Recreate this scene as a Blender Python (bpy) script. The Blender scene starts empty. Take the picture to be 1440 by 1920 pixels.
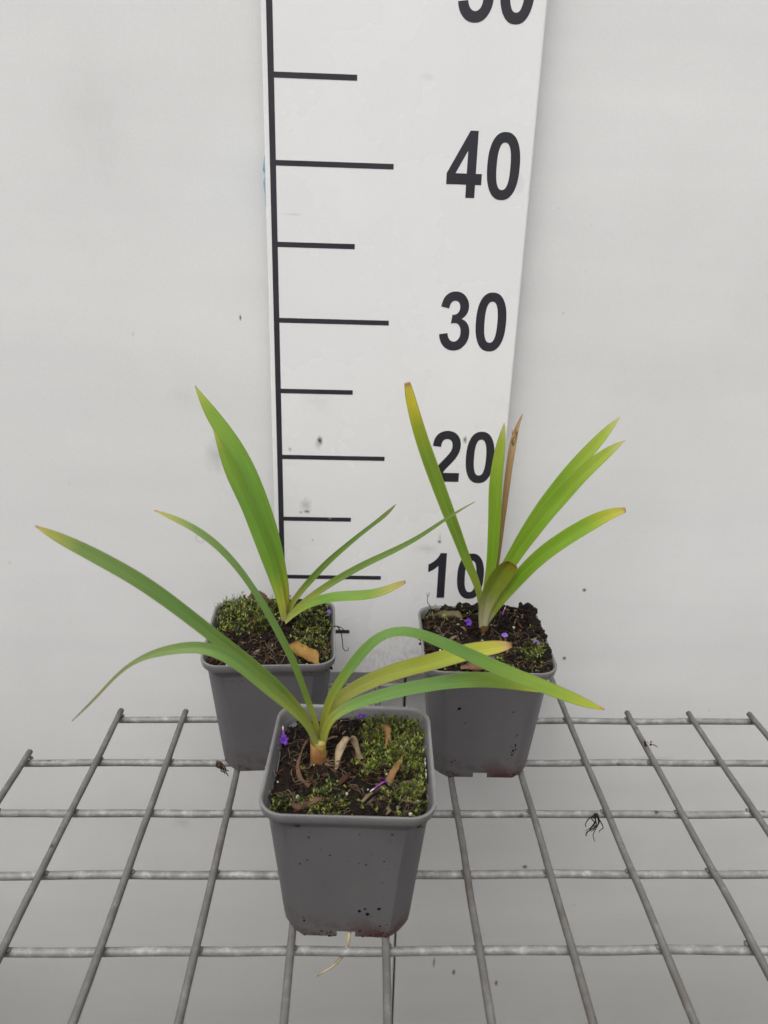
import bpy, math, random
from mathutils import Vector, Matrix, noise
from mathutils.geometry import tessellate_polygon

S = 0.01                       # everything below is written in centimetres
scene = bpy.context.scene
COL = scene.collection
R = math.radians

# ------------------------------------------------------------------ camera
cam_d = bpy.data.cameras.new('camera')
cam = bpy.data.objects.new('camera', cam_d)
COL.objects.link(cam)
PITCH, YAW, ROLL = 0.3725, 0.0404, 0.0317
cp, sp, cy, sy = math.cos(PITCH), math.sin(PITCH), math.cos(YAW), math.sin(YAW)
fw = Vector((sy*cp, cy*cp, -sp))
rt = Vector((cy, -sy, 0))
up = rt.cross(fw)
c_, s_ = math.cos(ROLL), math.sin(ROLL)
r2, u2 = rt*c_ + up*s_, up*c_ - rt*s_
M = Matrix((r2, u2, -fw)).transposed().to_4x4()
M.translation = Vector((0, -52.858, 36.363))*S
cam.matrix_world = M
cam_d.sensor_fit = 'VERTICAL'
cam_d.sensor_height = 36.0
cam_d.lens = 25.717
cam_d.clip_start = 0.01
cam_d.clip_end = 500
cam_d.dof.use_dof = True
cam_d.dof.focus_distance = 0.475
cam_d.dof.aperture_fstop = 10.0
scene.camera = cam

# ------------------------------------------------------------------ light
SUN_EL, SUN_AZ = 62.0, 200.0     # compass angle of the bright part of the overcast sky (180 = behind the camera)
world = bpy.data.worlds.new('World')
scene.world = world
world.use_nodes = True
wn = world.node_tree
bg = wn.nodes['Background']
sky = wn.nodes.new('ShaderNodeTexSky')
sky.sky_type = 'NISHITA'
sky.sun_disc = False
sky.sun_elevation = R(SUN_EL)
sky.sun_rotation = R(SUN_AZ)
sky.air_density = 1.0
sky.dust_density = 6.0
sky.ozone_density = 1.0
hs = wn.nodes.new('ShaderNodeHueSaturation')     # cloud cover: the blue is gone
hs.inputs['Saturation'].default_value = 0.16
wn.links.new(sky.outputs[0], hs.inputs['Color'])
wn.links.new(hs.outputs[0], bg.inputs[0])
bg.inputs[1].default_value = 0.13
sun_d = bpy.data.lights.new('sun', 'SUN')
sun_d.energy = 1.0
sun_d.angle = R(50)
sun_d.color = (1.0, 0.975, 0.945)
sun = bpy.data.objects.new('sun', sun_d)
COL.objects.link(sun)
az = R(SUN_AZ)
sd = Vector((math.sin(az)*math.cos(R(SUN_EL)), math.cos(az)*math.cos(R(SUN_EL)), math.sin(R(SUN_EL))))
sun.rotation_euler = sd.to_track_quat('Z', 'Y').to_euler()
scene.view_settings.view_transform = 'Standard'
scene.view_settings.look = 'None'
scene.view_settings.exposure = 0.17
scene.view_settings.gamma = 1.0

# ------------------------------------------------------------------ helpers
class MB:
    """collects verts and faces (cm) and links them as one mesh object"""
    def __init__(s):
        s.v, s.f, s.mi, s.at = [], [], [], {}
    def add(s, v, f, mi=0):
        o = len(s.v)
        s.v += [tuple(p) for p in v]
        s.f += [tuple(i+o for i in q) for q in f]
        s.mi += [mi]*len(f)
    def box(s, lo, hi):
        x0, y0, z0 = lo; x1, y1, z1 = hi
        s.add([(x0,y0,z0),(x1,y0,z0),(x1,y1,z0),(x0,y1,z0),(x0,y0,z1),(x1,y0,z1),(x1,y1,z1),(x0,y1,z1)],
              [(0,3,2,1),(4,5,6,7),(0,1,5,4),(1,2,6,5),(2,3,7,6),(3,0,4,7)])
    def tube(s, pts, rad, n=8, caps=True, mi=0):
        pts = [Vector(p) for p in pts]
        m = len(pts)
        rad = rad if isinstance(rad, (list, tuple)) else [rad]*m
        V, F = [], []
        ref = None
        for i, p in enumerate(pts):
            t = (pts[min(i+1, m-1)] - pts[max(i-1, 0)]).normalized()
            if ref is None:
                ref = Vector((0,0,1)) if abs(t.z) < .9 else Vector((1,0,0))
            a = (ref - t*ref.dot(t))
            a = a.normalized() if a.length > 1e-6 else t.orthogonal().normalized()
            ref = a
            b = t.cross(a)
            for k in range(n):
                w = 2*math.pi*k/n
                V.append(p + (a*math.cos(w) + b*math.sin(w))*rad[i])
        for i in range(m-1):
            for k in range(n):
                F.append((i*n+k, i*n+(k+1) % n, (i+1)*n+(k+1) % n, (i+1)*n+k))
        if caps:
            F.append(tuple(range(n-1, -1, -1)))
            F.append(tuple((m-1)*n+k for k in range(n)))
        s.add(V, F, mi)
    def rings(s, loops, close=True, mi=0):
        n = len(loops[0])
        V = [p for l in loops for p in l]
        F = []
        for i in range(len(loops)-1):
            for k in range(n if close else n-1):
                F.append((i*n+k, i*n+(k+1) % n, (i+1)*n+(k+1) % n, (i+1)*n+k))
        s.add(V, F, mi)
    def blob(s, c, r, rng, sq=(1,1,1), mi=0):
        """small irregular lump"""
        V = []
        for d in ICO_V:
            q = rng.uniform(.75, 1.2)*r
            V.append((c[0]+d[0]*q*sq[0], c[1]+d[1]*q*sq[1], c[2]+d[2]*q*sq[2]))
        s.add(V, ICO_F, mi)
    def build(s, name, mats, parent=None, smooth=False, bevel=0):
        me = bpy.data.meshes.new(name)
        me.from_pydata([(p[0]*S, p[1]*S, p[2]*S) for p in s.v], [], s.f)
        for m in (mats if isinstance(mats, (list, tuple)) else [mats]):
            me.materials.append(m)
        if any(s.mi):
            me.polygons.foreach_set('material_index', s.mi)
        if smooth:
            me.polygons.foreach_set('use_smooth', [True]*len(me.polygons))
        for k, vals in s.at.items():
            a = me.attributes.new(k, 'FLOAT', 'POINT')
            a.data.foreach_set('value', vals)
        me.update()
        o = bpy.data.objects.new(name, me)
        COL.objects.link(o)
        if parent: o.parent = parent
        if bevel:
            b = o.modifiers.new('bevel', 'BEVEL')
            b.width = bevel*S; b.segments = 2; b.limit_method = 'ANGLE'
        return o

g = (1+5**.5)/2
ICO_V = [Vector(p).normalized() for p in [(-1,g,0),(1,g,0),(-1,-g,0),(1,-g,0),(0,-1,g),(0,1,g),(0,-1,-g),(0,1,-g),(g,0,-1),(g,0,1),(-g,0,-1),(-g,0,1)]]
ICO_F = [(0,11,5),(0,5,1),(0,1,7),(0,7,10),(0,10,11),(1,5,9),(5,11,4),(11,10,2),(10,7,6),(7,1,8),(3,9,4),(3,4,2),(3,2,6),(3,6,8),(3,8,9),(4,9,5),(2,4,11),(6,2,10),(8,6,7),(9,8,1)]

def thing(name, label, cat, loc=(0,0,0), rz=0, group=None):
    o = bpy.data.objects.new(name, None)
    COL.objects.link(o)
    o.empty_display_size = .02
    o.location = Vector(loc)*S
    o.rotation_euler = (0, 0, rz)
    return tag(o, label, cat, group)
def tag(o, label=None, cat=None, group=None, kind=None):
    for k, v in (('label', label), ('category', cat), ('group', group), ('kind', kind)):
        if v: o[k] = v
    return o

def spline(P, n):
    """Catmull-Rom through points"""
    P = [Vector(p) for p in P]
    out = []
    m = len(P)-1
    for j in range(n):
        x = j/(n-1)*m
        i = min(int(x), m-1); t = x-i
        p0 = P[i-1] if i > 0 else P[i]*2-P[i+1]
        p1, p2 = P[i], P[i+1]
        p3 = P[i+2] if i+2 <= m else P[i+1]*2-P[i]
        out.append(.5*((2*p1)+(p2-p0)*t+(2*p0-5*p1+4*p2-p3)*t*t+(-p0+3*p1-3*p2+p3)*t**3))
    return out

# ------------------------------------------------------------------ material helpers
class NT:
    def __init__(s, name):
        s.m = bpy.data.materials.new(name)
        s.m.use_nodes = True
        s.t = s.m.node_tree
        s.b = s.t.nodes['Principled BSDF']
        s.out = s.t.nodes['Material Output']
    def n(s, typ, **kw):
        q = s.t.nodes.new(typ)
        for k, v in kw.items(): setattr(q, k, v)
        return q
    def l(s, a, b): s.t.links.new(a, b)
    def inp(s, node, i, v):
        if v is None: return
        if hasattr(v, 'is_output'): s.l(v, node.inputs[i])
        else: node.inputs[i].default_value = v
    def math(s, op, a, b=None, clamp=False):
        q = s.n('ShaderNodeMath', operation=op, use_clamp=clamp)
        s.inp(q, 0, a); s.inp(q, 1, b)
        return q.outputs[0]
    def mix(s, f, a, b, blend='MIX'):
        q = s.n('ShaderNodeMix', data_type='RGBA', blend_type=blend)
        s.inp(q, 0, f); s.inp(q, 6, a); s.inp(q, 7, b)
        return q.outputs[2]
    def ramp(s, f, stops, interp='LINEAR'):
        q = s.n('ShaderNodeValToRGB')
        q.color_ramp.interpolation = interp
        e = q.color_ramp.elements
        while len(e) < len(stops): e.new(.5)
        for i, (p, c) in enumerate(stops):
            e[i].position = p
            e[i].color = (*c, 1) if not isinstance(c, (int, float)) else (c, c, c, 1)
        s.inp(q, 0, f)
        return q.outputs[0]
    def coord(s, scale=(1,1,1), loc=(0,0,0), src='Object'):
        t = s.n('ShaderNodeTexCoord')
        mp = s.n('ShaderNodeMapping')
        mp.inputs['Scale'].default_value = scale
        mp.inputs['Location'].default_value = loc
        s.l(t.outputs[src], mp.inputs['Vector'])
        return mp.outputs[0]
    def noise(s, vec, scale=5, detail=3, rough=.55):
        q = s.n('ShaderNodeTexNoise')
        q.inputs['Scale'].default_value = scale
        q.inputs['Detail'].default_value = detail
        q.inputs['Roughness'].default_value = rough
        if vec is not None: s.l(vec, q.inputs['Vector'])
        return q.outputs[0]
    def maprange(s, v, a, b, c=0., d=1.):
        q = s.n('ShaderNodeMapRange')
        s.inp(q, 0, v)
        for i, x in enumerate((a, b, c, d)): q.inputs[i+1].default_value = x
        return q.outputs[0]
    def specks(s, scale, size, dens, stretch=(1,1,1), loc=(0,0,0)):
        """sparse small marks: 1 where there is a mark"""
        vec = s.coord(stretch, loc)
        v = s.n('ShaderNodeTexVoronoi')
        v.inputs['Scale'].default_value = scale
        nz = s.n('ShaderNodeTexNoise'); nz.inputs['Scale'].default_value = scale*2.5
        s.l(vec, nz.inputs['Vector'])
        ad = s.n('ShaderNodeVectorMath', operation='MULTIPLY_ADD')
        s.l(nz.outputs[1], ad.inputs[0]); ad.inputs[1].default_value = (.5/scale,)*3; s.l(vec, ad.inputs[2])
        s.l(ad.outputs[0], v.inputs['Vector'])
        hit = s.maprange(v.outputs['Distance'], size, size*.35)
        w = s.n('ShaderNodeSeparateColor'); s.l(v.outputs['Color'], w.inputs[0])
        keep = s.math('LESS_THAN', w.outputs[0], dens)
        var = s.math('MULTIPLY', keep, w.outputs[1])
        return s.math('MULTIPLY', hit, var, True)
    def spot(s, x, z, rx, rz, power=1., edge=.35, wob=.5, sharp=True):
        """one stain on an upright sheet at (x, z) cm"""
        t = s.n('ShaderNodeTexCoord')
        mp = s.n('ShaderNodeMapping')
        mp.inputs['Location'].default_value = (-x/rx, 0, -z/rz)
        mp.inputs['Scale'].default_value = (1/(rx*S), 0, 1/(rz*S))
        s.l(t.outputs['Object'], mp.inputs['Vector'])
        nz = s.n('ShaderNodeTexNoise'); nz.inputs['Scale'].default_value = 1.7
        nz.inputs['Detail'].default_value = 4
        s.l(mp.outputs[0], nz.inputs['Vector'])
        ln = s.n('ShaderNodeVectorMath', operation='LENGTH')
        s.l(mp.outputs[0], ln.inputs[0])
        d = s.math('ADD', ln.outputs['Value'], s.math('MULTIPLY', s.math('SUBTRACT', nz.outputs[0], .5), wob*2))
        return s.maprange(d, 1., edge, 0., power)
    def union(s, L):
        a = L[0]
        for b in L[1:]: a = s.math('MAXIMUM', a, b)
        return a
    def set(s, color=None, rough=None, spec=None, metal=None, bump=None, bstr=.2, bdist=.001):
        if color is not None: s.inp(s.b, 'Base Color', color if hasattr(color, 'is_output') else (*color, 1))
        if rough is not None: s.inp(s.b, 'Roughness', rough)
        if spec is not None: s.inp(s.b, 'Specular IOR Level', spec)
        if metal is not None: s.inp(s.b, 'Metallic', metal)
        if bump is not None:
            q = s.n('ShaderNodeBump')
            q.inputs['Strength'].default_value = bstr
            q.inputs['Distance'].default_value = bdist
            s.l(bump, q.inputs['Height'])
            s.l(q.outputs[0], s.b.inputs['Normal'])
        return s.m
def C4(c): return (*c, 1)

# ------------------------------------------------------------------ materials of the setting
def mat_panel():
    k = NT('white_panel')
    def ps(x, z, *a): return k.spot(x*1.018, 36.4-(36.4-z)*1.018, *a)
    big = k.noise(k.coord((1,1,1)), 6, 5, .6)
    base = k.ramp(big, [(.3, (.712,.711,.70)), (.7, (.765,.765,.754))])
    base = k.mix(1.0, base, k.ramp(k.noise(k.coord((.8,1,7), (3,0,1)), 3.2, 4, .55), [(.3,(.945,.95,.955)),(.68,(1,1,1))]), 'MULTIPLY')
    fine = k.noise(k.coord((8,1,40)), 9, 4, .7)
    base = k.mix(k.maprange(fine, .6, .85, 0, .12), base, C4((.5,.49,.46)))
    sp = k.union([k.specks(42, .055, .14), k.specks(85, .08, .10, (1,1,.55), (3,1,2)),
                  k.specks(16, .02, .14, (1,1,.35), (7,0,3))])
    base = k.mix(k.math('MULTIPLY', sp, .6), base, C4((.16,.15,.14)))
    scr = k.specks(30, .06, .25, (1,1,.12), (2,5,1))
    base = k.mix(k.math('MULTIPLY', scr, .25), base, C4((.45,.45,.45)))
    spots = k.union([ps(-10.9, 19.4, 1.0, 1.6, .45, 0, .5), ps(-13.0, 24, 1.4, 1.2, .1, 0, .5),
                     ps(-16, -17, 1.0, .8, .3, 0, .8), ps(28, -9.5, 2.2, .8, .35, 0, .9),
                     ps(-17.6, 42, 3, 5, .10, 0, .9), ps(30, 30, 4, 6, .08, 0, .9)])
    base = k.mix(spots, base, C4((.33,.33,.32)))
    dots = k.union([ps(*a, 1, .3, .35) for a in
                    [(17.35,-22.6,.32,.30), (11.2,-37.5,.22,.55), (15.9,-39.2,.22,.55), (9.0,-36.0,.12,1.0), (6.0,-15.5,.12,.5),
                     (-8.6,29.9,.1,.25), (19.3,8.3,.22,.22), (18.4,1.6,.22,.24)]])
    base = k.mix(k.math('MULTIPLY', dots, .9), base, C4((.03,.028,.026)))
    ring = k.math('SUBTRACT', ps(-12.55, 12.5, .42, .5, 1, .7, .35), ps(-12.55, 12.5, .3, .36, 1, .7, .35), True)
    base = k.mix(k.math('MULTIPLY', ring, .35), base, C4((.3,.27,.24)))
    base = k.mix(1.0, base, k.ramp(k.noise(k.coord(), 700, 2), [(.3,.955),(.7,1.0)]), 'MULTIPLY')
    rg = k.maprange(big, .3, .7, .30, .40)
    return k.set(base, rg, .5, bump=k.noise(k.coord(), 9, 2), bstr=.12, bdist=.004)
PANEL = mat_panel()

def mat_board():
    k = NT('ruler_board_white')
    big = k.noise(k.coord(), 9, 4, .6)
    base = k.ramp(big, [(.3, (.775,.77,.765)), (.7, (.82,.815,.81))])
    sp = k.union([k.specks(60, .07, .14), k.specks(110, .1, .08, (1,1,.5), (3,1,2)), k.specks(22, .04, .22, (1,1,.3), (1,8,2))])
    base = k.mix(k.math('MULTIPLY', sp, .6), base, C4((.25,.24,.25)))
    scr = k.union([k.specks(34, .06, .3, (1,1,.1), (2,5,1)), k.specks(30, .06, .2, (.15,1,1), (6,5,1))])
    base = k.mix(k.math('MULTIPLY', scr, .22), base, C4((.5,.5,.5)))
    dark = k.union([k.spot(-2.82, 21.3, .27, .42, .95, .2, .45), k.spot(-2.95, 21.0, .3, .5, .35, 0, .6),
                    k.spot(-3.83, 15.62, .32, .2, .85, .1, .5), k.spot(-4.3, 15.55, .16, .15, .6, .1, .5),
                    k.spot(-3.9, 16.1, .55, .75, .35, 0, .6), k.spot(6.6, 13.25, .2, .2, .85, .2, .4), k.spot(6.62, 13.6, .14, .5, .3, 0, .4),
                    k.spot(-5.05, 20.6, .16, .22, .5, .1, .5), k.spot(-3.4, 13.2, .12, .14, .4, .1, .5), k.spot(8.05, 21.6, .18, .35, .8, .2, .5),
                    k.spot(9.9, 39.7, .07, .9, .6, .3, .5)])
    base = k.mix(dark, base, C4((.035,.035,.04)))
    soft = k.union([k.spot(-4.5, 36.9, .8, .12, .3, 0, .6), k.spot(4.0, 45.2, .6, .25, .2, 0, .6), k.spot(-3, 24.2, 1.5, 1.0, .12, 0, .8),
                    k.spot(5.6, 12.6, 1.1, .5, .3, 0, .9), k.spot(10.4, 39.2, .45, .7, .12, .6, .3)])
    base = k.mix(soft, base, C4((.3,.3,.3)))
    # grey grime rubbed up from the lower edge
    st = k.noise(k.coord((55,1,24)), 5, 5, .7)
    low = k.spot(4.2, 1.6, 4.6, 3.6, 1., .15, .35)
    gr = k.math('MULTIPLY', low, k.maprange(st, .46, .68), True)
    base = k.mix(k.math('MULTIPLY', gr, .62), base, C4((.2,.2,.21)))
    base = k.mix(1.0, base, k.ramp(k.noise(k.coord(), 700, 2), [(.3,.965),(.7,1.0)]), 'MULTIPLY')
    return k.set(base, k.maprange(big, .3, .7, .22, .32), .5)
BOARD = mat_board()

def mat_ink():
    k = NT('black_vinyl')
    c = k.ramp(k.noise(k.coord(), 40, 4), [(.3, (.022,.021,.027)), (.75, (.034,.032,.04))])
    w = k.specks(70, .12, .10)
    c = k.mix(k.math('MULTIPLY', w, .55), c, C4((.4,.4,.4)))
    return k.set(c, .38, .4)
INK = mat_ink()

def mat_steel(name, dark):
    k = NT(name)
    v = k.coord((1,1,1))
    n1 = k.noise(v, 130, 5, .7)
    n2 = k.noise(v, 22, 4, .65)
    c = k.ramp(n1, [(.3, (.145,.146,.142)), (.52, (.235,.235,.228)), (.72, (.44,.44,.43))])
    if dark:
        c = k.ramp(n1, [(.3, (.115,.112,.106)), (.55, (.165,.162,.155)), (.75, (.26,.257,.245))])  # darker wire copy: rust and dirt, plus shade put into the colour
    c = k.mix(k.maprange(n2, .52, .70, 0, .65 if dark else .35), c, C4((.105,.078,.064)))
    dirt = k.specks(120, .25, .25)
    c = k.mix(dirt, c, C4((.05,.036,.028)))
    return k.set(c, k.maprange(n1, .3, .7, .48, .7), .4, k.maprange(n1, .35, .7, .1, .35), n1, .5, .0006)
STEEL = mat_steel('galvanised_wire', False)
STEEL_D = mat_steel('soiled_shaded_galvanised_wire', True)

# ------------------------------------------------------------------ ground and backdrop
def mat_ground():
    k = NT('concrete_ground')
    n = k.noise(k.coord(), 3, 6, .65)
    return k.set(k.ramp(n, [(.3, (.26,.255,.245)), (.7, (.36,.35,.335))]), .85, .3, bump=k.noise(k.coord(), 60, 4), bstr=.3)
b = MB()
N = 24
b.add([((i/N-.5)*12000, (j/N-.5)*12000, -92) for i in range(N+1) for j in range(N+1)],
      [(i*(N+1)+j, (i+1)*(N+1)+j, (i+1)*(N+1)+j+1, i*(N+1)+j+1) for i in range(N) for j in range(N)])
tag(b.build('ground', mat_ground()), kind='structure')

SB, ST, WY = 5.33, 3.5, 2.6      # x of the joint at the bottom and at the top, distance of the panels
b = MB(); b.add([(-120,WY,-92),(SB-.11,WY,-92),(ST-.11,WY,150),(-120,WY,150),(-120,WY+1.4,-92),(SB-.11,WY+1.4,-92),(ST-.11,WY+1.4,150),(-120,WY+1.4,150)],
      [(0,1,2,3),(5,4,7,6),(1,5,6,2),(4,0,3,7),(3,2,6,7),(4,5,1,0)])
tag(b.build('backdrop_panel', PANEL, bevel=.08), 'large white backdrop panel on the left, behind the moss-covered pot, up to the dark seam', 'backdrop panel', 'white panels behind the pots')
b = MB(); b.add([(SB+.09,WY,-92),(130,WY,-92),(130,WY,150),(ST+.09,WY,150),(SB+.09,WY+1.4,-92),(130,WY+1.4,-92),(130,WY+1.4,150),(ST+.09,WY+1.4,150)],
      [(0,1,2,3),(5,4,7,6),(1,5,6,2),(4,0,3,7),(3,2,6,7),(4,5,1,0)])
tag(b.build('backdrop_panel', PANEL, bevel=.08), 'large white backdrop panel on the right, beyond the dark seam and behind the pot with upright leaves', 'backdrop panel', 'white panels behind the pots')
def mat_plain(name, col, rough=.6, spec=.4, var=.25, scale=60):
    k = NT(name)
    n = k.noise(k.coord(), scale, 4, .6)
    return k.set(k.ramp(n, [(.3, tuple(c*(1-var) for c in col)), (.7, tuple(c*(1+var) for c in col))]), rough, spec)
b = MB(); b.box((-110,4.6,-92), (120,7,150))
tag(b.build('wall', mat_plain('dark_board', (.04,.04,.04))), 'dark wall that the white panels are fixed to, showing only in the seam', 'wall')

# unseen white bin added so that the backdrop below the wire shelf gets darker
blocker_obj = thing('bin', 'unseen white bin standing under the wire shelf in front of the backdrop', 'bin', (0,-24,-92))
def bpart(lo, hi):
    m = MB(); m.box(lo, hi)
    m.v = [(x, y+24, z+92) for x, y, z in m.v]
    return m.build('panel', BLOCKP, blocker_obj, bevel=.15)
BLOCKP = mat_plain('blocker_white', (.52,.51,.49), .5, .4, .06, 8)
FTOP = 16
bpart((-60,-51.4,-91.9), (66,-50,FTOP))
bpart((-61.5,-51.4,-91.9), (-60,2.55,3))
bpart((66,-51.4,-91.9), (67.5,2.55,3))

# ------------------------------------------------------------------ measuring board
rb = thing('measuring_board', 'tall white height scale with black ticks and numbers from 10 to 50', 'measuring board', (2.4, .6, .95))
def rbuild(mb, name, mat, **kw):
    mb.v = [(p[0]-2.4, p[1]-.6, p[2]-.95) for p in mb.v]
    return mb.build(name, mat, rb, **kw)
# the board keeps its stains in world position: its mesh is written in world cm under an un-rotated parent
b = MB(); b.box((-6.36,0,.95), (11.18,1.9,96))
bd = b.build('board', BOARD, bevel=.12)
bd.parent = rb; bd.matrix_parent_inverse = Matrix.Translation(rb.location).inverted()
EPS = .014
b = MB(); b.box((-6.02,-EPS,.95+.35), (-5.63,.02,95)); rbuild(b, 'scale_line', INK)
for z in range(5, 96, 5):
    ln = 7.69 if z % 10 == 0 else 5.22
    b = MB(); b.box((-5.63,-EPS,z-.165), (-5.64+ln,.02,z+.165)); rbuild(b, 'tick', INK)

GL = {
 '1': ['M806 0 L525 0 L525 1059 Q371 915 162 846 L162 1101 Q272 1137 401 1237 Q530 1338 578 1472 L806 1472'],
 '2': ['M1036 262 L1036 0 L48 0 Q64 149 144 282 Q224 415 460 634 Q650 811 693 874 Q751 961 751 1046 Q751 1140 700 1190 Q650 1241 561 1241 Q473 1241 421 1188 Q369 1135 361 1012 L80 1040 Q105 1272 237 1373 Q369 1474 567 1475 Q784 1475 908 1358 Q1032 1241 1032 1067 Q1032 968 996 878 Q961 789 884 691 Q833 626 700 504 Q567 382 531 342 Q496 302 474 262'],
 '3': ['M77 389 L349 422 Q362 318 419 263 Q476 208 557 208 Q644 208 703 274 Q763 340 763 452 Q763 558 706 620 Q649 682 567 682 Q513 682 438 661 L469 890 Q583 887 643 939 Q703 992 703 1079 Q703 1153 659 1197 Q615 1241 542 1241 Q470 1241 419 1191 Q368 1141 357 1045 L98 1089 Q125 1222 179 1301 Q234 1381 331 1426 Q429 1472 550 1472 Q757 1472 882 1340 Q985 1232 985 1096 Q985 903 774 788 Q900 761 975 667 Q1051 573 1051 440 Q1051 247 910 111 Q769 -25 559 -25 Q360 -25 229 89 Q98 204 77 389'],
 '4': ['M638 0 L638 295 L38 295 L38 541 L674 1472 L910 1472 L910 542 L1092 542 L1092 295 L910 295 L910 0', 'M638 542 L638 1043 L301 542'],
 '5': ['M91 377 L371 406 Q383 311 442 255 Q501 200 578 200 Q666 200 727 271 Q788 343 788 487 Q788 622 727 689 Q667 757 570 757 Q449 757 353 650 L125 683 L269 1446 L1012 1446 L1012 1183 L482 1183 L438 934 Q532 981 630 981 Q817 981 947 845 Q1077 709 1077 492 Q1077 311 972 169 Q829 -25 575 -25 Q372 -25 244 84 Q116 193 91 377'],
}
def outline(spec):
    P = []
    for tok in spec.replace('M', '|M').replace('L', '|L').replace('Q', '|Q').split('|')[1:]:
        a = [float(x) for x in tok[1:].split()]
        if tok[0] in 'ML': P.append((a[0], a[1]))
        else:
            p0 = P[-1]
            for i in range(1, 7):
                t = i/6
                P.append(((1-t)**2*p0[0]+2*t*(1-t)*a[0]+t*t*a[2], (1-t)**2*p0[1]+2*t*(1-t)*a[1]+t*t*a[3]))
    if math.dist(P[0], P[-1]) < 1: P.pop()
    return P
def superell(cx, cy, a, bb, e, n=56):
    out = []
    for i in range(n):
        w = 2*math.pi*i/n
        c, s = math.cos(w), math.sin(w)
        out.append((cx+a*math.copysign(abs(c)**(2/e), c), cy+bb*math.copysign(abs(s)**(2/e), s)))
    return out
def digit(ch, x0, z0):
    loops = [superell(566, 723, 487, 748, 2.35), superell(566, 723, 206, 520, 2.5)] if ch == '0' else [outline(s) for s in GL[ch]]
    sx, sz = .00221, .00272
    tri = tessellate_polygon([[Vector((x, y, 0)) for x, y in l] for l in loops])
    flat = [p for l in loops for p in l]
    n = len(flat)
    m = MB()
    V = [(x0+x*sx, -EPS, z0+y*sz) for x, y in flat] + [(x0+x*sx, .02, z0+y*sz) for x, y in flat]
    F = []
    for t in tri:
        a, bq, c = (flat[i] for i in t)
        ccw = (bq[0]-a[0])*(c[1]-a[1])-(bq[1]-a[1])*(c[0]-a[0]) > 0
        F.append(tuple(t) if ccw else tuple(reversed(t)))
    o = 0
    for l in loops:
        for i in range(len(l)):
            j = (i+1) % len(l)
            F.append((o+i, o+j, n+o+j, n+o+i))
        o += len(l)
    m.add(V, F)
    return rbuild(m, 'digit', INK)
for v in (10, 20, 30, 40, 50):
    z0 = v-1.73
    digit(str(v)[0], 5.476, z0)
    digit('0', 8.03, z0)
# smear of blue paint on the left edge of the board
k = NT('blue_paint'); k.set(k.ramp(k.noise(k.coord(), 90, 4), [(.35, (.10,.32,.50)), (.65, (.22,.48,.66))]), .5)
b = MB()
rng = random.Random(3)
prof = [(40.4,.03),(40.1,.27),(39.6,.36),(39.2,.14),(38.8,.34),(38.3,.27),(37.9,.15),(37.3,.04)]
V = []
for z, w in prof:
    V += [(-6.40, .25, z), (-6.40-w*.85, 1.7, z+.06), (-6.37, .25, z), (-6.37, 1.75, z)]
F = []
for i in range(len(prof)-1):
    F += [(i*4, i*4+1, i*4+5, i*4+4), (i*4+2, i*4+6, i*4+7, i*4+3), (i*4+1, i*4+3, i*4+7, i*4+5), (i*4+2, i*4, i*4+4, i*4+6)]
b.add(V, F)
rbuild(b, 'paint_smear', k.m)

# ------------------------------------------------------------------ welded wire shelf
sh = thing('wire_shelf', 'welded galvanised wire mesh shelf with open square cells under the three pots', 'wire shelf', (0,-20,0))
def rod(pts, rad, mat, rng):
    P = []
    rr = []
    a, z = Vector(pts[0]), Vector(pts[1])
    n = max(8, int((z-a).length/1.2))
    off = rng.uniform(0, 50)
    for i in range(n+1):
        p = a.lerp(z, i/n)
        w = Vector((noise.noise((i*.22, off, 0)), noise.noise((i*.22, off, 7)), noise.noise((i*.22, off, 3))))*.07
        P.append(p+w - Vector((0,-20,0)))
        rr.append(rad*(1+.05*noise.noise((i*.9, off, 11))))
    m = MB(); m.tube(P, rr, 10)
    return m
rng = random.Random(11)
LX = {j: 1.98+5.085*(j-6) for j in range(-1, 15)}
END = {-1:-19, 0:-14.6, 1:-8.95, 2:-4.05, 3:-4.05, 4:.95, 5:.95, 6:.95, 7:.95, 8:.95, 9:1.1, 10:-3.9, 11:-3.9, 12:-3.9, 13:-9.0, 14:-14}
CROSS = {0.45:(4,9), -4.42:(2,12), -9.40:(1,13), -14.42:(-1,14), -19.38:(-1,14), -24.42:(-1,14), -29.4:(-1,14), -34.4:(-1,14), -39.4:(-1,14), -44.4:(-1,14)}
for j, x in LX.items():
    o = rod(((x, -46, 0), (x, END[j], 0)), .225, STEEL_D, rng)
    o.build('wire', STEEL_D, sh, smooth=True)
for y, (a, z) in CROSS.items():
    sk = .0053 if y > -12 else (0 if y > -20 else -.003)
    xa, xz = LX[a]-.32, LX[z]+.32
    o = rod(((xa, y+sk*(xa-2), -.50), (xz, y+sk*(xz-2), -.50)), .25, STEEL, rng)
    o.build('wire', STEEL, sh, smooth=True)
# weld beads where the wires cross
m = MB()
for y, (a, z) in CROSS.items():
    for j in range(a, z+1):
        if y <= END[j]+.6:
            for sgn in (-1, 1):
                if rng.random() < .75:
                    m.blob((LX[j]+sgn*.2, y+20+rng.uniform(-.12,.12), -.25), .16, rng, (1,1.2,.8))
tag(m.build('weld_bead', STEEL_D, sh, smooth=True), kind='stuff')

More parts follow.
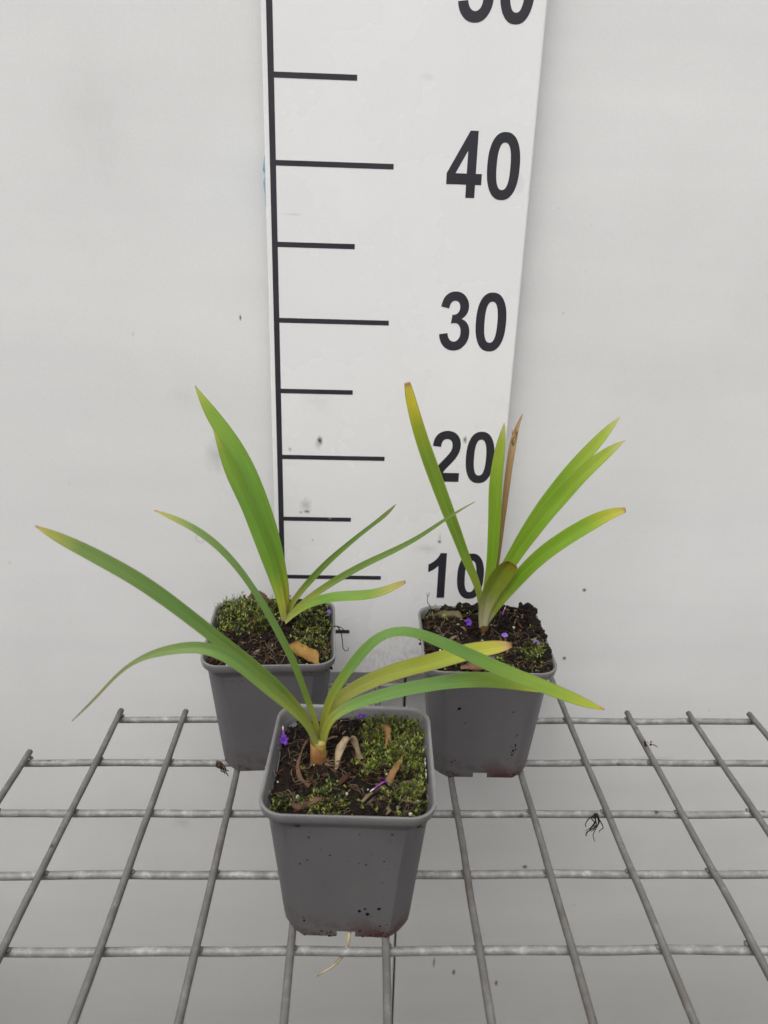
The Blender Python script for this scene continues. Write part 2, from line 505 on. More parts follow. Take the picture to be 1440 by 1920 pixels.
# ------------------------------------------------------------------ pots
def mat_pot():
    k = NT('grey_taupe_plastic')
    v = k.coord()
    n = k.noise(v, 14, 5, .6)
    c = k.ramp(n, [(.3, (.112,.107,.111)), (.7, (.134,.129,.133))])
    sep = k.n('ShaderNodeSeparateXYZ'); k.l(k.coord(), sep.inputs[0])
    low = k.maprange(sep.outputs[2], .020, .003)
    mott = k.noise(v, 75, 6, .75)
    resid = k.math('MULTIPLY', k.maprange(mott, .44, .56), k.maprange(k.noise(v, 38, 3), .38, .50), True)
    c = k.mix(k.math('MULTIPLY', k.math('MULTIPLY', resid, low), .9), c, C4((.075,.022,.024)))
    dust = k.maprange(k.noise(v, 40, 5, .7), .55, .8, 0, .22)
    c = k.mix(dust, c, C4((.20,.175,.15)))
    wsp = k.specks(150, .16, .06)
    c = k.mix(k.math('MULTIPLY', wsp, .7), c, C4((.4,.39,.37)))
    bsp = k.specks(130, .18, .09, (1,1,1), (4,2,6))
    c = k.mix(k.math('MULTIPLY', bsp, .9), c, C4((.02,.016,.014)))
    scr = k.specks(45, .05, .2, (1,1,.1), (1,1,5))
    c = k.mix(k.math('MULTIPLY', scr, .3), c, C4((.22,.21,.21)))
    sm = k.math('MULTIPLY', k.specks(28, .13, .35, (1,1,2.2), (8,3,1)), k.maprange(k.noise(v, 260, 4, .7), .45, .62), True)
    c = k.mix(k.math('MULTIPLY', sm, .45), c, C4((.36,.35,.345)))
    streak = k.maprange(k.noise(k.coord((60,60,5)), 1, 4, .6), .5, .75, 0, .25)
    c = k.mix(streak, c, C4((.19,.18,.18)))
    return k.set(c, k.maprange(n, .3, .7, .34, .46), .5, bump=k.noise(v, 180, 3), bstr=.06, bdist=.0006)
POT = mat_pot()
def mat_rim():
    k = NT('worn_sheen_plastic_edge')
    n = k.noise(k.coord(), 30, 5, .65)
    c = k.ramp(n, [(.3, (.15,.146,.148)), (.7, (.205,.20,.20))])  # lighter than the pot plastic: wear, plus sky reflection put into the colour
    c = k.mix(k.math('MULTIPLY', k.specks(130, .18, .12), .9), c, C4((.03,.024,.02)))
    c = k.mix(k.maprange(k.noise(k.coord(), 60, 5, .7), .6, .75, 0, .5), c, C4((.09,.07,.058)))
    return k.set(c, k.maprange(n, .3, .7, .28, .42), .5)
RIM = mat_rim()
def mat_soil():
    k = NT('damp_peat')
    v = k.coord()
    n = k.noise(v, 120, 6, .75)
    c = k.ramp(n, [(.32, (.0028,.0018,.0012)), (.55, (.010,.006,.0037)), (.75, (.036,.020,.011))])
    return k.set(c, k.maprange(n, .3, .7, .55, .9), .18, bump=n, bstr=.9, bdist=.002)
SOIL = mat_soil()
CRUMB = mat_plain('peat_crumb', (.009,.0055,.0035), .7, .15, .6, 300)
BARK = mat_plain('bark_fragment', (.045,.022,.012), .8, .12, .6, 150)
FIBRE = mat_plain('pale_root_fibre', (.13,.09,.055), .65, .3, .35, 120)
PERL = mat_plain('perlite', (.5,.47,.4), .8, .2, .2, 200)
MOSS_Y = mat_plain('moss_bright', (.16,.20,.016), .4, .5, .45, 200)
MOSS_G = mat_plain('moss_deep', (.030,.050,.008), .5, .3, .4, 200)
MOSS_B = mat_plain('moss_brown', (.085,.06,.018), .6, .3, .4, 200)

K = 6
def psec(a, r, flat, z):
    """one loop of the square pot: half width a, corner size r, flat = 0 round corner .. 1 cut corner"""
    L = []
    for q in range(4):
        w = q*math.pi/2
        cw, sw = math.cos(w), math.sin(w)
        P = [(-.5, -a), (.5, -a)]
        for i in range(K+1):
            t = i/K
            ang = -math.pi/2 + t*math.pi/2
            cx, cy = a-r, -(a-r)
            pr = (cx+r*math.cos(ang), cy+r*math.sin(ang))
            pc = (cx+r*t, cy-r+r*t)
            P.append((pr[0]*(1-flat)+pc[0]*flat, pr[1]*(1-flat)+pc[1]*flat))
        L += [(x*cw-y*sw, x*sw+y*cw, z) for x, y in P]
    return L
NS = K+3
def make_pot(parent, H=9.4):
    m = MB()
    fl = .72
    prof = [(0,3.36,1.05), (.12,3.40,1.06), (.46,3.44,1.08), (.6,3.46,1.08), (3,3.66,1.12), (6,3.91,1.16), (8.25,4.10,1.18), (8.40,4.12,1.16), (8.46,4.17,1.12), (8.75,4.22,1.12), (8.82,4.26,1.1)]
    outer = [psec(a, r, fl if z < 8.4 else fl*(8.9-z), z) for z, a, r in prof]
    inner = [psec(a-.11, r-.05, fl if z < 8.4 else .2, z) for z, a, r in prof]
    n = len(outer[0])
    V = [p for l in outer for p in l] + [p for l in inner for p in l]
    o2 = n*len(outer)
    F = []
    def notch(i, kk): return i < 2 and kk % NS == 0
    for i in range(len(outer)-1):
        for kk in range(n):
            if notch(i, kk): continue
            k2 = (kk+1) % n
            F.append((i*n+kk, i*n+k2, (i+1)*n+k2, (i+1)*n+kk))
            F.append((o2+i*n+k2, o2+i*n+kk, o2+(i+1)*n+kk, o2+(i+1)*n+k2))
    for kk in range(n):                       # foot edge
        if kk % NS: F.append((kk, o2+kk, o2+(kk+1) % n, (kk+1) % n))
    for i in range(2):                        # cheeks of the drain notches
        for q in range(4):
            a = q*NS
            F.append((i*n+a, (i+1)*n+a, o2+(i+1)*n+a, o2+i*n+a))
            F.append((i*n+a+1, o2+i*n+a+1, o2+(i+1)*n+a+1, (i+1)*n+a+1))
    for q in range(4):
        a = q*NS
        F.append((2*n+a, 2*n+a+1, o2+2*n+a+1, o2+2*n+a))
    m.add(V, F)
    # raised floor
    fl0 = psec(3.36, 1.05, fl, .5)
    m.add(fl0, [tuple(range(len(fl0)-1, -1, -1))])
    pot = m.build('pot', POT, parent, smooth=True)
    es = pot.modifiers.new('edges', 'EDGE_SPLIT'); es.split_angle = R(32)
    # rolled rim
    m = MB()
    lp = [(8.80,4.18,1.1), (8.80,4.32,1.15), (8.90,4.385,1.2), (9.15,4.43,1.24), (9.30,4.465,1.26), (9.385,4.45,1.25), (9.40,4.38,1.2), (9.36,4.30,1.15), (9.2,4.24,1.1), (8.7,4.13,1.07)]
    loops = [psec(a, r, .05, z) for z, a, r in lp]
    loops.append(loops[0])
    loops[-1] = psec(4.18, 1.1, .05, 8.80)
    m.rings(loops)
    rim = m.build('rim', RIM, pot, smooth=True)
    es = rim.modifiers.new('edges', 'EDGE_SPLIT'); es.split_angle = R(50)
    return pot

def in_sq(x, y, a=4.05, r=1.0):
    dx, dy = max(abs(x)-(a-r), 0), max(abs(y)-(a-r), 0)
    return dx*dx+dy*dy <= r*r
def make_soil(parent, hf, a=4.05):
    n = 44
    m = MB()
    V = []
    for i in range(n+1):
        for j in range(n+1):
            u, v = i/n*2-1, j/n*2-1
            # square to rounded square
            x, y = u*a, v*a
            r = 1.3
            dx, dy = abs(x)-(a-r), abs(y)-(a-r)
            if dx > 0 and dy > 0:
                l = math.hypot(dx, dy); mx = max(dx, dy)
                x = math.copysign((a-r)+dx*mx/l, x); y = math.copysign((a-r)+dy*mx/l, y)
            V.append((x, y, hf(x, y)))
    F = [(i*(n+1)+j, (i+1)*(n+1)+j, (i+1)*(n+1)+j+1, i*(n+1)+j+1) for i in range(n) for j in range(n)]
    # skirt down into the pot
    edge = [i*(n+1) for i in range(n+1)] + [n*(n+1)+j for j in range(1, n+1)] + [i*(n+1)+n for i in range(n-1, -1, -1)] + [j for j in range(n-1, 0, -1)]
    o = len(V)
    V += [(V[e][0]*.90, V[e][1]*.90, 7.9) for e in edge]
    L = len(edge)
    F += [(edge[i], o+i, o+(i+1) % L, edge[(i+1) % L]) for i in range(L)]
    m.add(V, F)
    return m.build('soil', SOIL, parent, smooth=True)

def make_litter(parent, hf, seed, crumbs, barks, fibres, perl, skip=None, zone=None):
    rng = random.Random(seed)
    def pick():
        while True:
            x, y = rng.uniform(-4.1, 4.1), rng.uniform(-4.1, 4.1)
            if in_sq(x, y) and not (skip and skip(x, y) and rng.random() < .8): return x, y
    m = MB()
    for i in range(crumbs):
        x, y = pick(); r = rng.choice((.03,.04,.05,.06,.08,.11,.16))
        m.blob((x, y, hf(x, y)+r*.2), r, rng, (rng.uniform(.6,1.8), rng.uniform(.6,1.8), rng.uniform(.4, .9)))
    tag(m.build('soil_crumb', CRUMB, parent), kind='stuff')
    m = MB()
    for i in range(barks):
        x, y = pick(); l, w = rng.uniform(.2, .95), rng.choice((.03,.04,.06,.09,.14))
        a = rng.uniform(0, 6.28); tl = rng.uniform(-.4, .5)
        d = Vector((math.cos(a)*math.cos(tl), math.sin(a)*math.cos(tl), math.sin(tl)))
        sdv = Vector((-math.sin(a), math.cos(a), rng.uniform(-.5,.5)))*w
        p = Vector((x, y, hf(x, y)+.06))
        q = p+d*l
        up_ = Vector((0, 0, .07))
        mid = p.lerp(q, .5)+Vector((0,0,rng.uniform(0,.08)))
        V = [p-sdv*.6, p+sdv*.7, mid+sdv, mid-sdv*.9, q+sdv*.5, q-sdv*.35]
        V += [v-up_ for v in V]
        m.add(V, mi=rng.choices((0,1,2),(.55,.3,.15))[0], f=[(0,1,2,3),(3,2,4,5),(7,6,9,8),(8,9,11,10),(0,6,7,1),(1,7,8,2),(2,8,10,4),(4,10,11,5),(5,11,9,3),(3,9,6,0)])
    tag(m.build('bark_fragment', [BARK, CRUMB, FIBRE], parent), kind='stuff')
    m = MB()
    for i in range(fibres):
        x, y = pick()
        p = Vector((x, y, hf(x, y)+.05)); a = rng.uniform(0, 6.28)
        P = [p]
        for s in range(rng.randint(3, 6)):
            a += rng.uniform(-.9, .9)
            q = P[-1]+Vector((math.cos(a), math.sin(a), 0))*rng.uniform(.15, .38)
            if not in_sq(q.x, q.y, 4.2): break
            q.z = hf(q.x, q.y)+rng.uniform(.03, .28)
            P.append(q)
        if len(P) > 2: m.tube(spline(P, len(P)*2), [rng.uniform(.008, .026)]*(len(P)*2), 5)
    tag(m.build('root_fibre', FIBRE, parent, smooth=True), kind='stuff')
    m = MB()
    for i in range(perl):
        x, y = pick(); m.blob((x, y, hf(x, y)+.05), rng.choice((.04,.05,.06,.11)), rng)
    tag(m.build('perlite_grain', PERL, parent), kind='stuff')

def make_moss(parent, hf, seed, n, dens, tall=.45):
    """many small leafy sprigs; dens(x, y) is the chance of moss there"""
    rng = random.Random(seed)
    m = MB()
    cnt = 0
    while cnt < n:
        x, y = rng.uniform(-4.1, 4.1), rng.uniform(-4.1, 4.1)
        if not in_sq(x, y) or rng.random() > dens(x, y): continue
        cnt += 1
        z = hf(x, y)
        d = Vector((rng.gauss(0, .45), rng.gauss(0, .45), 1)).normalized()
        l = rng.uniform(.4, 1.)*tall*(.6+.6*dens(x, y))
        p = Vector((x, y, z-.05)); q = p+d*l
        mi = rng.choices((0,1,2), (.40,.42,.18))[0]
        long_ = rng.random() < .07
        if long_: q = p+Vector((d.x*1.6, d.y*1.6, 1))*rng.uniform(.55, 1.0)
        k = rng.randint(6, 9)
        for i in range(k):
            t = rng.uniform(.25, 1)
            o = p.lerp(q, t)
            a = rng.uniform(0, 6.28)
            lf = Vector((math.cos(a), math.sin(a), rng.uniform(.3, 1.4))).normalized()*rng.uniform(.08, .26)
            s = lf.cross(Vector((0,0,1)))
            s = s.normalized()*rng.uniform(.018, .035) if s.length > 0 else Vector((.03,0,0))
            m.add([o-s*.5, o+s*.5, o+lf*.5+s, o+lf, o+lf*.5-s], [(0,1,2,4),(4,2,3)], mi)
        m.add([p+Vector((.015,0,0)), p+Vector((-.01,.013,0)), p+Vector((-.01,-.013,0)), q], [(0,1,3),(1,2,3),(2,0,3)], 2)
    return tag(m.build('moss', [MOSS_Y, MOSS_G, MOSS_B], parent), kind='stuff')

RESID = mat_plain('red_brown_residue', (.045,.014,.014), .8, .2, .6, 250)
def make_specks(parent, seed, n, extra=(), residue=()):
    """bits of soil stuck to the outside of the pot"""
    rng = random.Random(seed)
    m = MB()
    def put(side, u, z, r, sq):
        a = 3.43+(z-.5)*.0865
        x, y = u, -a
        w = side*math.pi/2
        c, s = math.cos(w), math.sin(w)
        qx, qy = (sq[0], .35) if side % 2 == 0 else (.35, sq[0])
        m.blob((x*c-y*s, x*s+y*c, z), r, rng, (qx, qy, sq[1]))
    for i in range(n):
        z = min(rng.expovariate(.42)+.1, 8) if rng.random() < .7 else rng.uniform(.3, 8)
        u = rng.uniform(-2.3, 2.3) if rng.random() < .6 else rng.choice((-1,1))*rng.uniform(1.7, 2.4)
        put(rng.choice((0,0,1,3)), u, z, rng.choice((.02,.025,.03,.04,.06)), (rng.uniform(.7,1.3), rng.uniform(.7,1.3)))
    for u, z, r in extra: put(0, u, z, r, (1.1,1))
    for i in range(n//2):
        z = rng.uniform(.1, 4.5)*rng.random()**.5
        put(0, rng.uniform(-2.3, 2.3), z, rng.choice((.012,.016,.02,.03)), (rng.uniform(.7,1.5), rng.uniform(.7,1.5)))
    tag(m.build('soil_speck', CRUMB, parent), kind='stuff')
    m = MB()
    for cu, cz, su, sz, k in residue:
        for i in range(k):
            u, z = max(-2.25, min(2.25, rng.gauss(cu, su))), max(.03, rng.gauss(cz, sz))
            if abs(u) < .55 and z < .55: continue
            put(0, u, z, rng.uniform(.02, .075), (rng.uniform(.7,1.6), rng.uniform(.6,1.3)))
    if residue: tag(m.build('moss_residue', RESID, parent), kind='stuff')
    m = MB()
    for i in range(n//12):
        put(0, rng.uniform(-2.2, 2.2), rng.uniform(.6, 4.2), rng.uniform(.015, .035), (rng.uniform(.8,2.2), 1))
    return tag(m.build('pale_grit', PERL, parent), kind='stuff')

# ------------------------------------------------------------------ leaves
def mat_leaf(name, stops, edge=(.30,.33,.06), rough=.42, trans=.28, streak=.42, blem=.0):
    k = NT(name)
    al = k.n('ShaderNodeAttribute', attribute_name='along').outputs['Fac']
    ac = k.n('ShaderNodeAttribute', attribute_name='across').outputs['Fac']
    cv = k.n('ShaderNodeCombineXYZ'); k.l(al, cv.inputs[0]); k.l(ac, cv.inputs[1])
    mp = k.n('ShaderNodeMapping'); mp.inputs['Scale'].default_value = (1.6, 15, 1); k.l(cv.outputs[0], mp.inputs[0])
    vein = k.noise(mp.outputs[0], 2.4, 3, .6)
    blot = k.noise(k.coord(), 70, 4, .6)
    pos = k.math('ADD', al, k.math('MULTIPLY', k.math('SUBTRACT', blot, .5), .05))
    c = k.ramp(pos, stops)
    dk = k.n('ShaderNodeHueSaturation'); k.l(c, dk.inputs['Color'])
    k.l(k.maprange(vein, .25, .75, 1-streak, 1+streak), dk.inputs['Value'])
    c = dk.outputs[0]
    ab = k.math('ABSOLUTE', ac)
    c = k.mix(k.maprange(ab, .74, 1.0, 0, .75), c, C4(edge))
    c = k.mix(k.maprange(ab, .14, .0, 0, .45), c, C4(tuple(min(1, e*1.0) for e in edge)))
    if blem:
        c = k.mix(k.math('MULTIPLY', k.specks(60, .2, .2), blem), c, C4((.10,.05,.02)))
    k.set(c, k.maprange(vein, .3, .7, rough-.08, rough+.06), .45, bump=vein, bstr=.35, bdist=.0006)
    tr = k.n('ShaderNodeBsdfTranslucent'); k.l(c, tr.inputs[0])
    mx = k.n('ShaderNodeMixShader'); mx.inputs[0].default_value = trans
    k.l(k.b.outputs[0], mx.inputs[1]); k.l(tr.outputs[0], mx.inputs[2]); k.l(mx.outputs[0], k.out.inputs[0])
    return k.m

BASE = (.36,.36,.11)
LM = {
 'blue_green': mat_leaf('leaf_blue_green', [(0,BASE),(.07,(0.345,0.348,0.047)),(.2,(0.141,0.227,0.032)),(.55,(0.126,0.242,0.054)),(.86,(0.173,0.268,0.063)),(.95,(0.393,0.402,0.073)),(.985,(0.565,0.402,0.095)),(1,(0.476,0.213,0.061))], (.20,.26,.06)),
 'grey_green': mat_leaf('leaf_grey_green', [(0,BASE),(.12,(0.242,0.296,0.045)),(.4,(0.181,0.323,0.073)),(.7,(0.197,0.269,0.073)),(.9,(0.257,0.228,0.090)),(.95,(.22,.215,.13)),(1,(.30,.29,.25))], (.20,.26,.08)),
 'arching': mat_leaf('leaf_arching', [(0,BASE),(.10,(0.295,0.304,0.034)),(.25,(0.139,0.272,0.042)),(.6,(0.126,0.253,0.045)),(.85,(0.251,0.366,0.037)),(.97,(0.427,0.455,0.043)),(1,(0.589,0.306,0.037))], (.16,.26,.06)),
 'yellow': mat_leaf('leaf_yellowing', [(0,BASE),(.15,(0.330,0.319,0.050)),(.4,(0.297,0.352,0.033)),(.8,(0.363,0.440,0.033)),(.93,(0.484,0.473,0.055)),(.98,(0.495,0.352,0.110)),(1,(.33,.16,.07))], (.38,.24,.09), trans=.28, blem=.3),
 'green': mat_leaf('leaf_fresh_green', [(0,BASE),(.08,(0.460,0.472,0.060)),(.25,(0.190,0.365,0.036)),(.6,(0.183,0.365,0.048)),(.88,(0.270,0.429,0.053)),(.98,(0.523,0.543,0.090)),(1,(0.547,0.389,0.172))], (.23,.32,.05)),
 'thin_green': mat_leaf('leaf_thin_green', [(0,BASE),(.1,(0.345,0.363,0.059)),(.3,(0.138,0.233,0.033)),(.85,(0.145,0.246,0.040)),(1,(0.278,0.267,0.119))], (.16,.24,.05)),
 'pale_tip': mat_leaf('leaf_pale_tip', [(0,BASE),(.12,(0.283,0.341,0.051)),(.35,(0.155,0.311,0.037)),(.7,(0.206,0.341,0.051)),(.88,(0.464,0.439,0.113)),(.98,(0.464,0.341,0.113)),(1,(0.336,0.212,0.077))], (.24,.32,.06)),
 'yellow_tip': mat_leaf('leaf_yellow_tip', [(0,(0.483,0.441,0.340)),(.1,(0.276,0.326,0.051)),(.3,(0.155,0.273,0.024)),(.68,(0.184,0.294,0.024)),(.82,(0.322,0.367,0.025)),(.90,(.60,.53,.035)),(.975,(.62,.52,.05)),(1,(.42,.26,.08))], (.30,.38,.05)),
 'lime': mat_leaf('leaf_lime', [(0,(0.615,0.506,0.413)),(.1,(0.338,0.389,0.059)),(.3,(0.199,0.367,0.020)),(.65,(0.242,0.412,0.029)),(.90,(0.399,0.503,0.059)),(1,(0.620,0.562,0.231))], (.28,.38,.05)),
 'lime_cut': mat_leaf('leaf_lime_cut', [(0,(0.605,0.501,0.413)),(.1,(0.338,0.389,0.059)),(.3,(0.187,0.355,0.020)),(.75,(0.242,0.412,0.024)),(.93,(0.484,0.481,0.035)),(.985,(0.508,0.389,0.059)),(1,(0.296,0.134,0.083))], (.28,.38,.05)),
 'folded': mat_leaf('leaf_folded', [(0,(.60,.57,.40)),(.25,(.50,.50,.24)),(.5,(.31,.38,.05)),(.85,(.29,.35,.025)),(.96,(.30,.25,.02)),(1,(.17,.10,.02))], (.30,.34,.06)),
 'dry': mat_leaf('leaf_dry', [(0,(.26,.17,.06)),(.5,(.32,.20,.08)),(.85,(.44,.29,.14)),(1,(.40,.25,.13))], (.30,.19,.08), rough=.7, trans=.1, streak=.5, blem=.6),
}

